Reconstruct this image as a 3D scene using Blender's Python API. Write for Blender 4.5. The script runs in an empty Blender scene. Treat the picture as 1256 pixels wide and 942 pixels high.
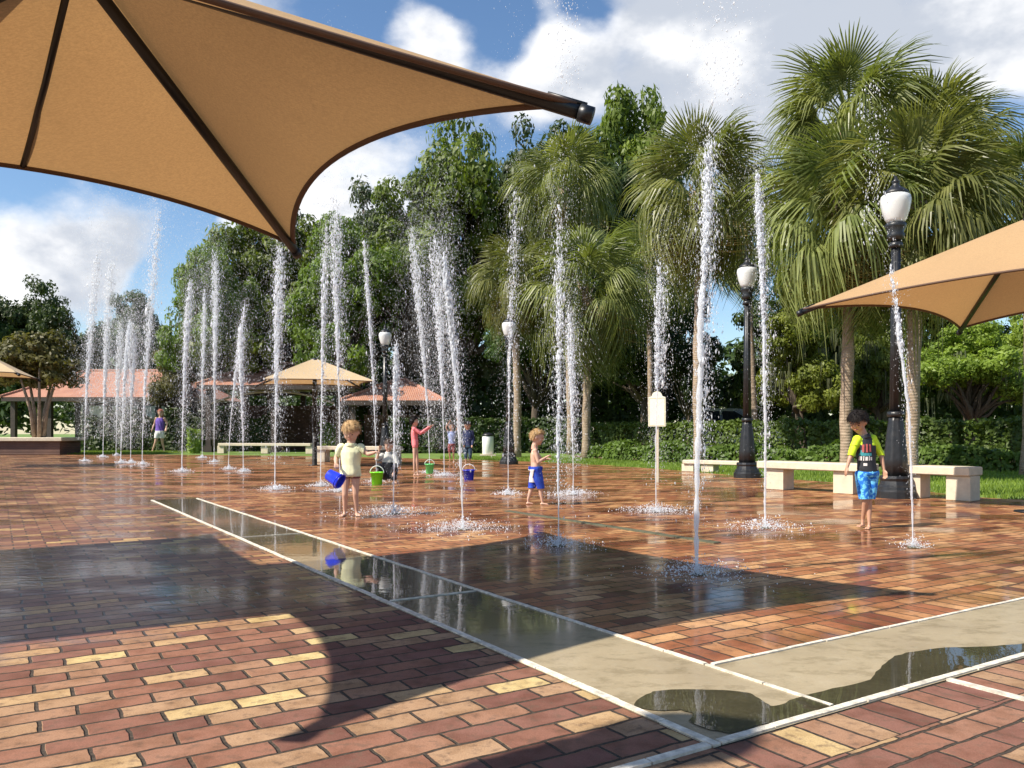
import bpy, math, random
import numpy as np
from mathutils import Vector, Matrix, Quaternion
from mathutils.bvhtree import BVHTree

random.seed(7)
R = np.random.default_rng(11)
scene = bpy.context.scene
C = scene.collection
PI = math.pi
F, CX, HY = 1000.0, 628.0, 531.0            # focal length in photo pixels, principal column, horizon row


def G(x, y):
    """ground point under photo pixel"""
    d = y - HY
    return ((x - CX) / d, F / d)


def P(x, y, Y):
    return ((x - CX) * Y / F, Y, 1 + (HY - y) * Y / F)


TH = math.radians(32.3)
U = np.array([math.cos(TH), math.sin(TH)])
V = np.array([-math.sin(TH), math.cos(TH)])
SUN = Vector((0.915 * 0.678, 0.40 * 0.678, -0.735)).normalized()     # the way the light travels

# concrete band: corner at P0, one arm along V, one along U
P0 = np.array(G(875, 918))
a0, b0 = float(P0 @ U), float(P0 @ V)
W = 0.675
# ------------------------------------------------------------------ mesh helpers


class MB:
    def __init__(s):
        s.v, s.f = [], []

    def add(s, vs, fs):
        o = len(s.v)
        s.v.extend([tuple(map(float, p)) for p in vs])
        s.f.extend([tuple(i + o for i in f) for f in fs])

    def box(s, c, d, rz=0.0, taper=1.0, bev=0.0):
        hx, hy, hz = d[0] / 2, d[1] / 2, d[2] / 2
        cr, sr = math.cos(rz), math.sin(rz)
        def ring(z, k, inset):
            x, y = hx * k - inset, hy * k - inset
            pts = [(-x, -y), (x, -y), (x, y), (-x, y)]
            return [(c[0] + a * cr - b * sr, c[1] + a * sr + b * cr, c[2] + z) for a, b in pts]
        if bev > 0:
            rs = [ring(-hz, 1, bev), ring(-hz + bev, 1, 0), ring(hz - bev, taper, 0), ring(hz, taper, bev)]
        else:
            rs = [ring(-hz, 1, 0), ring(hz, taper, 0)]
        vs = [p for r in rs for p in r]
        fs = [(3, 2, 1, 0)]
        for k in range(len(rs) - 1):
            for i in range(4):
                j = (i + 1) % 4
                fs.append((4 * k + i, 4 * k + j, 4 * k + 4 + j, 4 * k + 4 + i))
        n = 4 * (len(rs) - 1)
        fs.append((n, n + 1, n + 2, n + 3))
        s.add(vs, fs)

    def tube(s, pts, rad, n=8, cap=True, flat=1.0):
        pts = [Vector(p) for p in pts]
        if not hasattr(rad, '__len__'):
            rad = [rad] * len(pts)
        vs, fs = [], []
        ref = None
        for i, p in enumerate(pts):
            t = (pts[min(i + 1, len(pts) - 1)] - pts[max(i - 1, 0)]).normalized()
            if ref is None:
                ref = Vector((1, 0, 0)) if abs(t.x) < 0.8 else Vector((0, 1, 0))
            a = (ref - t * ref.dot(t)).normalized()
            b = t.cross(a)
            ref = a
            for k in range(n):
                w = 2 * PI * k / n
                vs.append(p + a * (math.cos(w) * rad[i]) + b * (math.sin(w) * rad[i] * flat))
        for i in range(len(pts) - 1):
            for k in range(n):
                j = (k + 1) % n
                fs.append((i * n + k, i * n + j, i * n + n + j, i * n + n + k))
        if cap:
            fs.append(tuple(reversed(range(n))))
            m = (len(pts) - 1) * n
            fs.append(tuple(range(m, m + n)))
        s.add(vs, fs)

    def lathe(s, prof, c=(0, 0, 0), n=20, rib=0.0, ribn=8):
        vs, fs = [], []
        for r, z in prof:
            for k in range(n):
                w = 2 * PI * k / n
                rr = r * (1 + rib * math.cos(ribn * w))
                vs.append((c[0] + rr * math.cos(w), c[1] + rr * math.sin(w), c[2] + z))
        for i in range(len(prof) - 1):
            for k in range(n):
                j = (k + 1) % n
                fs.append((i * n + k, i * n + j, i * n + n + j, i * n + n + k))
        fs.append(tuple(reversed(range(n))))
        m = (len(prof) - 1) * n
        fs.append(tuple(range(m, m + n)))
        s.add(vs, fs)

    def ball(s, c, r, n=10, m=6, ax=None):
        """ellipsoid; r scalar or triple; ax optional 3 axes"""
        if not hasattr(r, '__len__'):
            r = (r, r, r)
        A = ax or (Vector((1, 0, 0)), Vector((0, 1, 0)), Vector((0, 0, 1)))
        c = Vector(c)
        vs = [c - A[2] * r[2]]
        for i in range(1, m):
            t = PI * i / m - PI / 2
            for k in range(n):
                w = 2 * PI * k / n
                vs.append(c + A[0] * (r[0] * math.cos(t) * math.cos(w)) + A[1] * (r[1] * math.cos(t) * math.sin(w)) + A[2] * (r[2] * math.sin(t)))
        vs.append(c + A[2] * r[2])
        fs = [(0, 1 + (k + 1) % n, 1 + k) for k in range(n)]
        for i in range(m - 2):
            for k in range(n):
                j = (k + 1) % n
                a = 1 + i * n
                fs.append((a + k, a + j, a + n + j, a + n + k))
        a = 1 + (m - 2) * n
        fs += [(a + k, a + (k + 1) % n, len(vs) - 1) for k in range(n)]
        s.add(vs, fs)

    def prism(s, poly, z0, z1):
        n = len(poly)
        s.add([(p[0], p[1], z0) for p in poly] + [(p[0], p[1], z1) for p in poly],
              [tuple(reversed(range(n))), tuple(range(n, 2 * n))] + [(i, (i + 1) % n, n + (i + 1) % n, n + i) for i in range(n)])

    def build(s, name, mat=None, parent=None, smooth=False):
        me = bpy.data.meshes.new(name)
        me.from_pydata(s.v, [], s.f)
        return link(name, me, mat, parent, smooth)


def link(name, me, mat=None, parent=None, smooth=False):
    if mat is not None and not me.materials:
        me.materials.append(mat)
    if smooth:
        me.polygons.foreach_set('use_smooth', [True] * len(me.polygons))
    o = bpy.data.objects.new(name, me)
    C.objects.link(o)
    if parent is not None:
        o.parent = parent
    return o


def npmesh(name, verts, k):
    """mesh of separate k-gons from an (n*k,3) array"""
    verts = np.asarray(verts, dtype=np.float32).reshape(-1, 3)
    n = len(verts) // k
    me = bpy.data.meshes.new(name)
    me.vertices.add(len(verts))
    me.vertices.foreach_set('co', verts.ravel())
    me.loops.add(n * k)
    me.loops.foreach_set('vertex_index', np.arange(n * k, dtype=np.int32))
    me.polygons.add(n)
    me.polygons.foreach_set('loop_start', np.arange(0, n * k, k, dtype=np.int32))
    me.update(calc_edges=True)
    return me


def npmesh_idx(name, verts, faces):
    verts = np.asarray(verts, dtype=np.float32).reshape(-1, 3)
    faces = np.asarray(faces, dtype=np.int32)
    n, k = faces.shape
    me = bpy.data.meshes.new(name)
    me.vertices.add(len(verts))
    me.vertices.foreach_set('co', verts.ravel())
    me.loops.add(n * k)
    me.loops.foreach_set('vertex_index', faces.ravel())
    me.polygons.add(n)
    me.polygons.foreach_set('loop_start', np.arange(0, n * k, k, dtype=np.int32))
    me.update(calc_edges=True)
    return me


def tag(o, label, cat, group=None, kind=None):
    if label:
        o['label'] = label
    if cat:
        o['category'] = cat
    if group:
        o['group'] = group
    if kind:
        o['kind'] = kind
    return o


def thing(name, label, cat, loc=(0, 0, 0), rz=0.0, group=None):
    o = bpy.data.objects.new(name, None)
    o.empty_display_size = 0.2
    C.objects.link(o)
    o.location = loc if len(loc) == 3 else (loc[0], loc[1], 0)
    o.rotation_euler = (0, 0, rz)
    return tag(o, label, cat, group)


def copy_tree(o, parent=None):
    c = o.copy()
    C.objects.link(c)
    c.parent = parent
    for ch in list(o.children):
        copy_tree(ch, c)
    return c


# ------------------------------------------------------------------ materials
class N:
    """small node-tree writer"""

    def __init__(s, name):
        s.m = bpy.data.materials.new(name)
        s.m.use_nodes = True
        s.t = s.m.node_tree
        s.b = s.t.nodes['Principled BSDF']
        s.out = s.t.nodes['Material Output']

    def n(s, typ, **kw):
        nd = s.t.nodes.new(typ)
        for k, v in kw.items():
            if k.startswith('_'):
                nd.inputs[k[1:].replace('_', ' ')].default_value = v
            else:
                setattr(nd, k, v)
        return nd

    def l(s, a, b):
        s.t.links.new(a, b)

    def set(s, **kw):
        for k, v in kw.items():
            i = s.b.inputs[k.replace('_', ' ')]
            if hasattr(v, 'is_output'):
                s.l(v, i)
            else:
                i.default_value = v
        return s

    def coord(s, kind='Object', scale=(1, 1, 1), rot=(0, 0, 0)):
        tc = s.n('ShaderNodeTexCoord')
        mp = s.n('ShaderNodeMapping')
        mp.inputs['Scale'].default_value = scale
        mp.inputs['Rotation'].default_value = rot
        s.l(tc.outputs[kind], mp.inputs['Vector'])
        return mp.outputs['Vector']

    def noise(s, vec, scale, detail=4, rough=0.55):
        nd = s.n('ShaderNodeTexNoise')
        nd.inputs['Scale'].default_value = scale
        nd.inputs['Detail'].default_value = detail
        nd.inputs['Roughness'].default_value = rough
        if vec is not None:
            s.l(vec, nd.inputs['Vector'])
        return nd.outputs['Fac']

    def ramp(s, fac, stops, interp='LINEAR'):
        nd = s.n('ShaderNodeValToRGB')
        cr = nd.color_ramp
        cr.interpolation = interp
        while len(cr.elements) < len(stops):
            cr.elements.new(0.5)
        for e, (p, c) in zip(cr.elements, stops):
            e.position = p
            e.color = (*c, 1) if len(c) == 3 else c
        s.l(fac, nd.inputs['Fac'])
        return nd.outputs['Color']

    def math(s, op, a, b=None, clamp=False):
        nd = s.n('ShaderNodeMath', operation=op)
        nd.use_clamp = clamp
        for i, x in enumerate((a, b)):
            if x is None:
                continue
            if hasattr(x, 'is_output'):
                s.l(x, nd.inputs[i])
            else:
                nd.inputs[i].default_value = x
        return nd.outputs[0]

    def mix(s, fac, a, b, mode='MIX'):
        nd = s.n('ShaderNodeMix', data_type='RGBA', blend_type=mode)
        for i, x in ((0, fac), (6, a), (7, b)):
            if hasattr(x, 'is_output'):
                s.l(x, nd.inputs[i])
            elif i == 0:
                nd.inputs[0].default_value = x
            else:
                nd.inputs[i].default_value = (*x, 1)
        return nd.outputs[2]

    def mapr(s, v, a, b, c=0.0, d=1.0, smooth=True):
        nd = s.n('ShaderNodeMapRange')
        if smooth:
            nd.interpolation_type = 'SMOOTHSTEP'
        s.l(v, nd.inputs[0])
        for i, x in enumerate((a, b, c, d)):
            nd.inputs[i + 1].default_value = x
        return nd.outputs[0]

    def bump(s, h, strength=0.3, dist=0.01, to=None):
        nd = s.n('ShaderNodeBump')
        nd.inputs['Strength'].default_value = strength
        nd.inputs['Distance'].default_value = dist
        s.l(h, nd.inputs['Height'])
        if to is None:
            s.l(nd.outputs['Normal'], s.b.inputs['Normal'])
        return nd.outputs['Normal']


def simple(name, col, rough=0.6, var=0.12, scale=6.0, bump=0.0, metal=0.0, spec=0.5, coat=0.0):
    m = N(name)
    v = m.coord()
    f = m.noise(v, scale, 5)
    c2 = tuple(min(1, c * (1 + var)) for c in col)
    c1 = tuple(c * (1 - var) for c in col)
    m.set(Base_Color=m.ramp(f, [(0.3, c1), (0.7, c2)]), Roughness=m.mapr(f, 0.2, 0.8, max(0, rough - .08), min(1, rough + .08)), Metallic=metal, Specular_IOR_Level=spec, Coat_Weight=coat)
    if bump:
        m.bump(m.noise(v, scale * 6, 4), bump, 0.01)
    return m.m


M = {}


def brick_material():
    m = N('brick_paving')
    tc = m.coord()
    rot = m.coord(rot=(0, 0, -TH))
    wob = m.n('ShaderNodeTexNoise')
    wob.inputs['Scale'].default_value = 8
    wob.inputs['Detail'].default_value = 5
    m.l(rot, wob.inputs['Vector'])
    sub = m.n('ShaderNodeVectorMath', operation='SUBTRACT')
    m.l(wob.outputs['Color'], sub.inputs[0])
    sub.inputs[1].default_value = (.5, .5, .5)
    sc = m.n('ShaderNodeVectorMath', operation='SCALE')
    m.l(sub.outputs[0], sc.inputs[0])
    sc.inputs['Scale'].default_value = 0.026
    ad = m.n('ShaderNodeVectorMath', operation='ADD')
    m.l(rot, ad.inputs[0])
    m.l(sc.outputs[0], ad.inputs[1])
    sep = m.n('ShaderNodeSeparateXYZ')
    m.l(rot, sep.inputs[0])
    A_, B_ = sep.outputs['X'], sep.outputs['Y']
    inside = m.math('MULTIPLY', m.math('GREATER_THAN', A_, a0 + W), m.math('GREATER_THAN', B_, b0 + W))
    # a soldier course edges both sides of the band that runs to the right
    bl = m.math('SUBTRACT', m.math('SUBTRACT', B_, b0), m.math('MULTIPLY', inside, W))
    course = m.math('LESS_THAN', m.math('ABSOLUTE', bl), .248)
    course = m.math('MULTIPLY', course, m.math('GREATER_THAN', A_, a0 + .0))
    sp2 = m.n('ShaderNodeSeparateXYZ')
    m.l(ad.outputs[0], sp2.inputs[0])
    cmb = m.n('ShaderNodeCombineXYZ')
    m.l(m.math('SUBTRACT', m.math('SUBTRACT', sp2.outputs['Y'], b0), m.math('MULTIPLY', inside, W)), cmb.inputs['X'])
    m.l(sp2.outputs['X'], cmb.inputs['Y'])
    brs = []
    for vec, off in ((ad.outputs[0], .5), (cmb.outputs[0], 0.0)):
        br = m.n('ShaderNodeTexBrick')
        br.offset = off
        m.l(vec, br.inputs['Vector'])
        for k, v in (('Color1', (0, 0, 0, 1)), ('Color2', (1, 1, 1, 1)), ('Mortar', (0, 0, 0, 1)), ('Scale', 1.0), ('Mortar Size', 0.0082), ('Mortar Smooth', 0.55), ('Bias', 0.0), ('Brick Width', 0.25), ('Row Height', 0.121)):
            br.inputs[k].default_value = v
        brs.append(br)
    bcol = m.mix(course, brs[0].outputs['Color'], brs[1].outputs['Color'])
    bfac = m.math('ADD', m.math('MULTIPLY', brs[0].outputs['Fac'], m.math('SUBTRACT', 1.0, course)), m.math('MULTIPLY', brs[1].outputs['Fac'], course))
    col = m.ramp(bcol, [(0.0, (.20, .082, .064)), (.10, (.33, .155, .108)), (.20, (.40, .225, .140)), (.30, (.25, .108, .085)), (.40, (.43, .245, .155)), (.50, (.30, .130, .092)), (.58, (.37, .190, .125)), (.66, (.50, .305, .175)), (.74, (.27, .115, .085)), (.81, (.62, .43, .22)), (.87, (.35, .170, .115)), (.92, (.55, .36, .19)), (.96, (.23, .095, .078))], 'CONSTANT')
    colin = m.ramp(bcol, [(0.0, (.30, .125, .068)), (.10, (.47, .265, .14)), (.22, (.39, .19, .10)), (.36, (.56, .345, .19)), (.48, (.35, .15, .08)), (.60, (.48, .27, .145)), (.72, (.19, .070, .046)), (.80, (.60, .39, .215)), (.90, (.41, .21, .115))], 'CONSTANT')
    n0 = m.noise(tc, 190, 3, .7)
    n1 = m.noise(tc, 55, 6, .7)
    n2 = m.noise(tc, 7, 5, .6)
    n3 = m.noise(tc, 0.9, 4, .55)
    n4 = m.noise(tc, 22, 5, .65)
    col = m.mix(1, col, (.93, 1.04, .98), 'MULTIPLY')
    col = m.mix(inside, col, colin)
    # grain, scuffs and dirt
    col = m.mix(m.mapr(n0, .35, .70, 0, .50), col, m.mix(1, col, (.52, .46, .42), 'MULTIPLY'))
    col = m.mix(m.mapr(n1, .50, .75, 0, .45), col, m.mix(1, col, (1.35, 1.3, 1.2), 'MULTIPLY'))
    col = m.mix(m.mapr(n4, .50, .68, 0, .60), col, (.13, .085, .06))
    col = m.mix(m.mapr(n2, .40, .68, 0, .70), col, m.mix(1, col, (.62, .56, .50), 'MULTIPLY'))
    a = m.math('ADD', B_, m.math('MULTIPLY', m.math('SUBTRACT', n3, .5), 2.0))
    a = m.math('ADD', a, m.math('MULTIPLY', m.math('SUBTRACT', n2, .5), .7))
    wet = m.mapr(a, 4.1, 4.8)
    wet = m.math('MAXIMUM', wet, m.math('MULTIPLY', inside, m.mapr(n3, .3, .62, .45, 1.0)))
    mort = m.mix(m.mapr(n1, .3, .7), (.030, .024, .019), (.085, .066, .050))
    fac = m.mapr(m.math('ADD', bfac, m.math('MULTIPLY', m.math('SUBTRACT', n1, .5), .55)), .25, .75)
    col = m.mix(fac, col, mort)
    pool = m.mapr(m.noise(m.coord(scale=(.6, 1, 1)), 1.1, 6, .62), .40, .62)
    wetcol = m.mix(pool, m.mix(1, col, (1.0, .86, .68), 'MULTIPLY'), m.mix(1, col, (.66, .50, .38), 'MULTIPLY'))
    m.set(Base_Color=m.mix(wet, col, wetcol))
    m.set(Roughness=m.mapr(wet, 0, 1, .85, .6, False), Specular_IOR_Level=.18, Coat_Weight=m.math('MULTIPLY', m.math('MULTIPLY', wet, m.mapr(pool, 0, 1, .35, 1.0)), m.mapr(inside, 0, 1, 1.0, .9, False)), Coat_IOR=1.33)
    m.set(Coat_Roughness=m.mapr(pool, 0, 1, .20, .05))
    h = m.math('SUBTRACT', m.math('ADD', m.math('MULTIPLY', n1, .25), m.math('MULTIPLY', n0, .12)), bfac)
    h = m.math('ADD', h, m.math('MULTIPLY', bcol, .35))
    m.bump(h, .9, .009)
    hc = m.math('ADD', m.math('MULTIPLY', m.noise(m.coord(rot=(0, 0, -TH), scale=(5, 11, 1)), 1.6, 4), 1.2), m.math('MULTIPLY', bfac, -.8))
    hc = m.math('MULTIPLY', hc, m.mapr(inside, 0, 1, 1.0, .16, False))
    cn = m.bump(hc, .34, .008, to=False)
    m.l(cn, m.b.inputs['Coat Normal'])
    return m.m


def concrete_wet():
    m = N('wet_concrete')
    tc = m.coord()
    rot = m.coord(rot=(0, 0, -TH))
    sep = m.n('ShaderNodeSeparateXYZ')
    m.l(rot, sep.inputs[0])
    n1 = m.noise(tc, 2.2, 6, .65)
    n2 = m.noise(tc, 120, 4, .7)
    n3 = m.noise(tc, 26, 5, .7)
    c = m.ramp(n1, [(.25, (.27, .215, .135)), (.55, (.36, .295, .19)), (.8, (.43, .36, .25))])
    c = m.mix(m.mapr(n2, .35, .7, 0, .40), c, (.28, .23, .155))
    c = m.mix(m.mapr(n3, .52, .74, 0, .35), c, (.36, .33, .24))
    c = m.mix(m.mapr(m.noise(m.coord(rot=(0, 0, -TH), scale=(1, 1.6, 1)), 5, 7, .72), .48, .62, 0, .55), c, m.mix(1, c, (.58, .56, .50), 'MULTIPLY'))
    flood = m.mapr(m.math('ADD', sep.outputs['Y'], m.math('MULTIPLY', m.math('SUBTRACT', n1, .5), 1.2)), b0 + 1.0, b0 + 2.0)
    c = m.mix(flood, c, m.mix(1, c, (.40, .38, .32), 'MULTIPLY'))
    m.set(Base_Color=c, Roughness=.7, Specular_IOR_Level=.2, Coat_Weight=m.mapr(flood, 0, 1, .35, 1.0), Coat_IOR=1.36, Coat_Roughness=m.math('ADD', m.mapr(flood, 0, 1, .16, .012), m.mapr(n1, .4, .8, 0, .05)))
    m.l(m.bump(m.noise(tc, 9, 3), .05, .01, to=False), m.b.inputs['Coat Normal'])
    m.bump(n2, .25, .004)
    return m.m


def puddle_mat():
    m = N('shallow_puddle')
    tc = m.coord()
    n1 = m.noise(tc, 3, 4)
    n2 = m.noise(tc, 60, 4)
    c = m.ramp(n1, [(.3, (.030, .026, .012)), (.7, (.060, .052, .028))])
    c = m.mix(m.mapr(n2, .4, .7, 0, .3), c, (.085, .075, .045))
    m.set(Base_Color=c, Roughness=.5, Coat_Weight=1.0, Coat_IOR=1.33, Coat_Roughness=.015, Specular_IOR_Level=.1)
    m.l(m.bump(m.noise(tc, 7, 2), .03, .01, to=False), m.b.inputs['Coat Normal'])
    return m.m


def leaf_mat(name, dark, light, trans=.35, scale=.7, rough=.5):
    m = N(name)
    oi = m.n('ShaderNodeObjectInfo')
    tc = m.coord()
    f = m.math('ADD', m.math('MULTIPLY', m.noise(tc, scale, 3), .6), m.math('MULTIPLY', m.noise(tc, scale * 9, 2), .4))
    c = m.ramp(f, [(.33, dark), (.66, light)])
    hsv = m.n('ShaderNodeHueSaturation')
    m.l(c, hsv.inputs['Color'])
    m.l(m.mapr(oi.outputs['Random'], 0, 1, .485, .515, False), hsv.inputs['Hue'])
    m.l(m.mapr(oi.outputs['Random'], 0, 1, .8, 1.2, False), hsv.inputs['Value'])
    c = hsv.outputs[0]
    m.set(Base_Color=c, Roughness=rough, Specular_IOR_Level=.35)
    tr = m.n('ShaderNodeBsdfTranslucent')
    m.l(m.mix(1, c, (1.3, 1.35, .6), 'MULTIPLY'), tr.inputs['Color'])
    mx = m.n('ShaderNodeMixShader')
    mx.inputs[0].default_value = trans
    m.l(m.b.outputs[0], mx.inputs[1])
    m.l(tr.outputs[0], mx.inputs[2])
    m.l(mx.outputs[0], m.out.inputs[0])
    return m.m


def fabric_mat(name, col, trans=.5):
    m = N(name)
    tc = m.coord()
    n1 = m.noise(tc, 1.3, 4)
    w = m.n('ShaderNodeTexWave', wave_type='BANDS', bands_direction='DIAGONAL')
    w.inputs['Scale'].default_value = 60
    w.inputs['Distortion'].default_value = 1.5
    m.l(tc, w.inputs['Vector'])
    w2 = m.noise(m.coord(scale=(3, 60, 60)), 2, 3)
    c = m.mix(m.mapr(n1, .3, .7, 0, .5), col, tuple(k * .86 for k in col))
    c = m.mix(m.mapr(w2, .35, .7, 0, .6), c, tuple(k * .70 for k in col))
    w3 = m.noise(m.coord(scale=(40, 4, 40)), 3, 3)
    c = m.mix(m.mapr(w3, .4, .7, 0, .45), c, tuple(k * .74 for k in col))
    c = m.mix(m.mapr(m.noise(tc, 4, 5, .7), .55, .8, 0, .3), c, tuple(k * .6 for k in col))
    m.set(Base_Color=c, Roughness=.9, Specular_IOR_Level=.1, Sheen_Weight=.1)
    m.bump(w.outputs['Fac'], .12, .003)
    tr = m.n('ShaderNodeBsdfTranslucent')
    m.l(m.mix(1, c, (1.0, .84, .62), 'MULTIPLY'), tr.inputs['Color'])
    mx = m.n('ShaderNodeMixShader')
    mx.inputs[0].default_value = trans
    m.l(m.b.outputs[0], mx.inputs[1])
    m.l(tr.outputs[0], mx.inputs[2])
    m.l(mx.outputs[0], m.out.inputs[0])
    return m.m


def water_mat(name, clear):
    m = N(name)
    m.set(Base_Color=(.93, .96, 1, 1), Roughness=.12, IOR=1.33, Specular_IOR_Level=.8)
    tl = m.n('ShaderNodeBsdfTranslucent', _Color=(.93, .96, 1, 1))
    m1 = m.n('ShaderNodeMixShader')
    m1.inputs[0].default_value = .45
    m.l(m.b.outputs[0], m1.inputs[1])
    m.l(tl.outputs[0], m1.inputs[2])
    tr = m.n('ShaderNodeBsdfTransparent')
    mx = m.n('ShaderNodeMixShader')
    mx.inputs[0].default_value = clear
    m.l(m1.outputs[0], mx.inputs[1])
    m.l(tr.outputs[0], mx.inputs[2])
    m.l(mx.outputs[0], m.out.inputs[0])
    return m.m


def stripes_mat(name, c1, c2, scale, rough=.7, direction='X', bump=.5):
    m = N(name)
    tc = m.coord()
    w = m.n('ShaderNodeTexWave', wave_type='BANDS', bands_direction=direction)
    w.inputs['Scale'].default_value = scale
    w.inputs['Distortion'].default_value = .4
    m.l(tc, w.inputs['Vector'])
    f = m.noise(tc, 1.5, 5)
    c = m.mix(m.mapr(f, .3, .7), c1, c2)
    c = m.mix(m.mapr(w.outputs['Fac'], .0, .35, .45, 0), c, tuple(k * .55 for k in c1))
    m.set(Base_Color=c, Roughness=rough)
    m.bump(w.outputs['Fac'], bump, .05)
    return m.m


def trunk_mat(name, c1, c2, ring=0.0, scale=5):
    m = N(name)
    tc = m.coord(scale=(1, 1, .35 if not ring else 1))
    f = m.noise(tc, scale, 6, .7)
    c = m.ramp(f, [(.3, c1), (.7, c2)])
    h = f
    if ring:
        w = m.n('ShaderNodeTexWave', wave_type='BANDS', bands_direction='Z')
        w.inputs['Scale'].default_value = ring
        w.inputs['Distortion'].default_value = 3
        w.inputs['Detail'].default_value = 3
        m.l(tc, w.inputs['Vector'])
        c = m.mix(m.mapr(w.outputs['Fac'], 0, .5, .14, 0), c, c1)
        h = m.math('ADD', f, m.math('MULTIPLY', w.outputs['Fac'], .2))
    m.set(Base_Color=c, Roughness=.9, Specular_IOR_Level=.15)
    m.bump(h, .7, .04)
    return m.m


def make_materials():
    M['brick'] = brick_material()
    M['concrete_wet'] = concrete_wet()
    M['puddle'] = puddle_mat()
    M['border'] = simple('pale_border_stone', (.62, .57, .47), .7, .35, 26, .5)
    M['drain'] = simple('dark_drain_metal', (.10, .10, .06), .5, .3, 12, .2)
    M['stone'] = simple('bench_stone', (.56, .48, .36), .75, .12, 9, .25)
    M['fabric'] = fabric_mat('tan_shade_fabric', (.56, .375, .20), .33)
    M['fabric_pale'] = fabric_mat('cream_shade_fabric', (.74, .58, .36), .3)
    M['hem'] = simple('brown_hem', (.10, .055, .035), .8)
    M['frame'] = simple('black_powdercoat', (.006, .007, .009), .4, .1)
    M['iron'] = simple('black_cast_iron', (.014, .015, .017), .38, .25, 14, .25)
    m = N('frosted_globe')
    m.set(Base_Color=(.82, .84, .84, 1), Roughness=.18, Transmission_Weight=.25, IOR=1.3, Coat_Weight=.4)
    M['globe'] = m.m
    M['water'] = water_mat('stream_water', .35)
    M['drops'] = water_mat('spray_drops', .3)
    M['mist'] = water_mat('fine_mist', .55)
    M['foam'] = water_mat('splash_foam', .25)
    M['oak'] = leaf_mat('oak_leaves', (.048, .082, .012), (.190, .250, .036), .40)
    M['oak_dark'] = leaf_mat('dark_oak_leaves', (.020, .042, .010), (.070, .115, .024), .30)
    M['lime'] = leaf_mat('light_green_leaves', (.10, .15, .022), (.29, .36, .055), .42)
    M['myrtle'] = leaf_mat('olive_leaves', (.09, .10, .025), (.20, .19, .06), .35)
    M['hedge'] = leaf_mat('hedge_leaves', (.045, .085, .014), (.13, .21, .03), .3, 1.5)
    M['palm'] = leaf_mat('palm_fronds', (.066, .096, .022), (.265, .285, .095), .36, .8, .40)
    M['deadpalm'] = leaf_mat('dead_fronds', (.20, .14, .06), (.38, .29, .13), .25, 1.0, .7)
    M['moss'] = leaf_mat('hanging_moss', (.075, .09, .045), (.15, .16, .085), .3, 1.0, .9)
    M['grass'] = leaf_mat('grass_blades', (.10, .16, .02), (.24, .32, .05), .35, .8)
    M['lawn'] = simple('lawn_soil', (.12, .19, .03), .9, .35, 3, .4)
    M['mulch'] = simple('bark_mulch', (.13, .075, .045), .95, .4, 12, .6)
    M['bark'] = trunk_mat('oak_bark', (.045, .036, .028), (.15, .12, .09))
    M['palmtrunk'] = trunk_mat('palm_bark', (.20, .145, .10), (.42, .33, .24), 5, 6)
    M['tile'] = stripes_mat('terracotta_tiles', (.38, .17, .11), (.47, .235, .155), 3.2)
    M['wood'] = simple('dark_timber', (.05, .035, .028), .7, .3, 5, .2)
    M['beam'] = simple('painted_beam', (.26, .19, .12), .6)
    M['wall'] = stripes_mat('brown_brick_wall', (.10, .055, .042), (.16, .085, .06), 4, .85, 'Z', .3)
    M['plaster'] = simple('white_plaster', (.75, .73, .68), .8, .06)
    M['glass'] = simple('dark_glass', (.02, .025, .03), .08, .2)
    M['white'] = simple('white_plastic', (.78, .78, .76), .4, .05)
    M['sign'] = simple('cream_sign_paint', (.80, .76, .58), .5, .04)
    M['signline'] = simple('sign_edge_paint', (.42, .40, .26), .5)
    M['post'] = simple('sign_post', (.50, .44, .33), .6)
    M['carpaint'] = simple('silver_blue_paint', (.30, .34, .42), .25, .05, 2, 0, .3, .5, 1)
    M['carwhite'] = simple('white_paint', (.72, .73, .75), .3, .04, 2, 0, 0, .5, 1)
    M['rubber'] = simple('tyre_rubber', (.02, .02, .02), .8)
    M['orange_wall'] = simple('orange_render', (.55, .27, .17), .85)


make_materials()
# ------------------------------------------------------------------ the ground


def sheet(name, poly, z, mat, kind='structure', label=None):
    b = MB()
    b.add([(p[0], p[1], z) for p in poly], [tuple(range(len(poly)))])
    o = b.build(name, mat)
    o['kind'] = kind
    if label:
        o['label'] = label
    return o


def uv(a, b):
    p = U * a + V * b
    return (p[0], p[1])


sheet('ground', [(-400, -60), (400, -60), (400, 700), (-400, 700)], -0.012, M['lawn'], label='green lawn ground reaching to the horizon')
# plaza: circle-like area bounded by the lawn curve
edge_px = [(1256, 613), (1200, 610), (1120, 601), (1040, 593), (960, 587), (900, 583), (820, 576), (735, 570), (660, 566.5), (600, 564.5), (540, 563), (420, 560), (300, 558.5), (200, 557.5), (100, 557), (0, 558)]
edge = [G(*p) for p in edge_px]
plaza = [(-60, -20), (30, -20), (30, 6), (14, 10.2)] + edge + [(-45, 36.5), (-60, 30)]
sheet('brick_plaza', plaza, 0.0, M['brick'], label='wet red and tan brick paving of the splash plaza')
L1, L2 = 11.2, 14.0
band = [uv(a0, b0), uv(a0 + L2, b0), uv(a0 + L2, b0 + W), uv(a0 + W, b0 + W), uv(a0 + W, b0 + L1), uv(a0, b0 + L1)]
sheet('concrete_band', band, 0.004, M['concrete_wet'], label='wet grey concrete band crossing the bricks')
k = MB()


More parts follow.
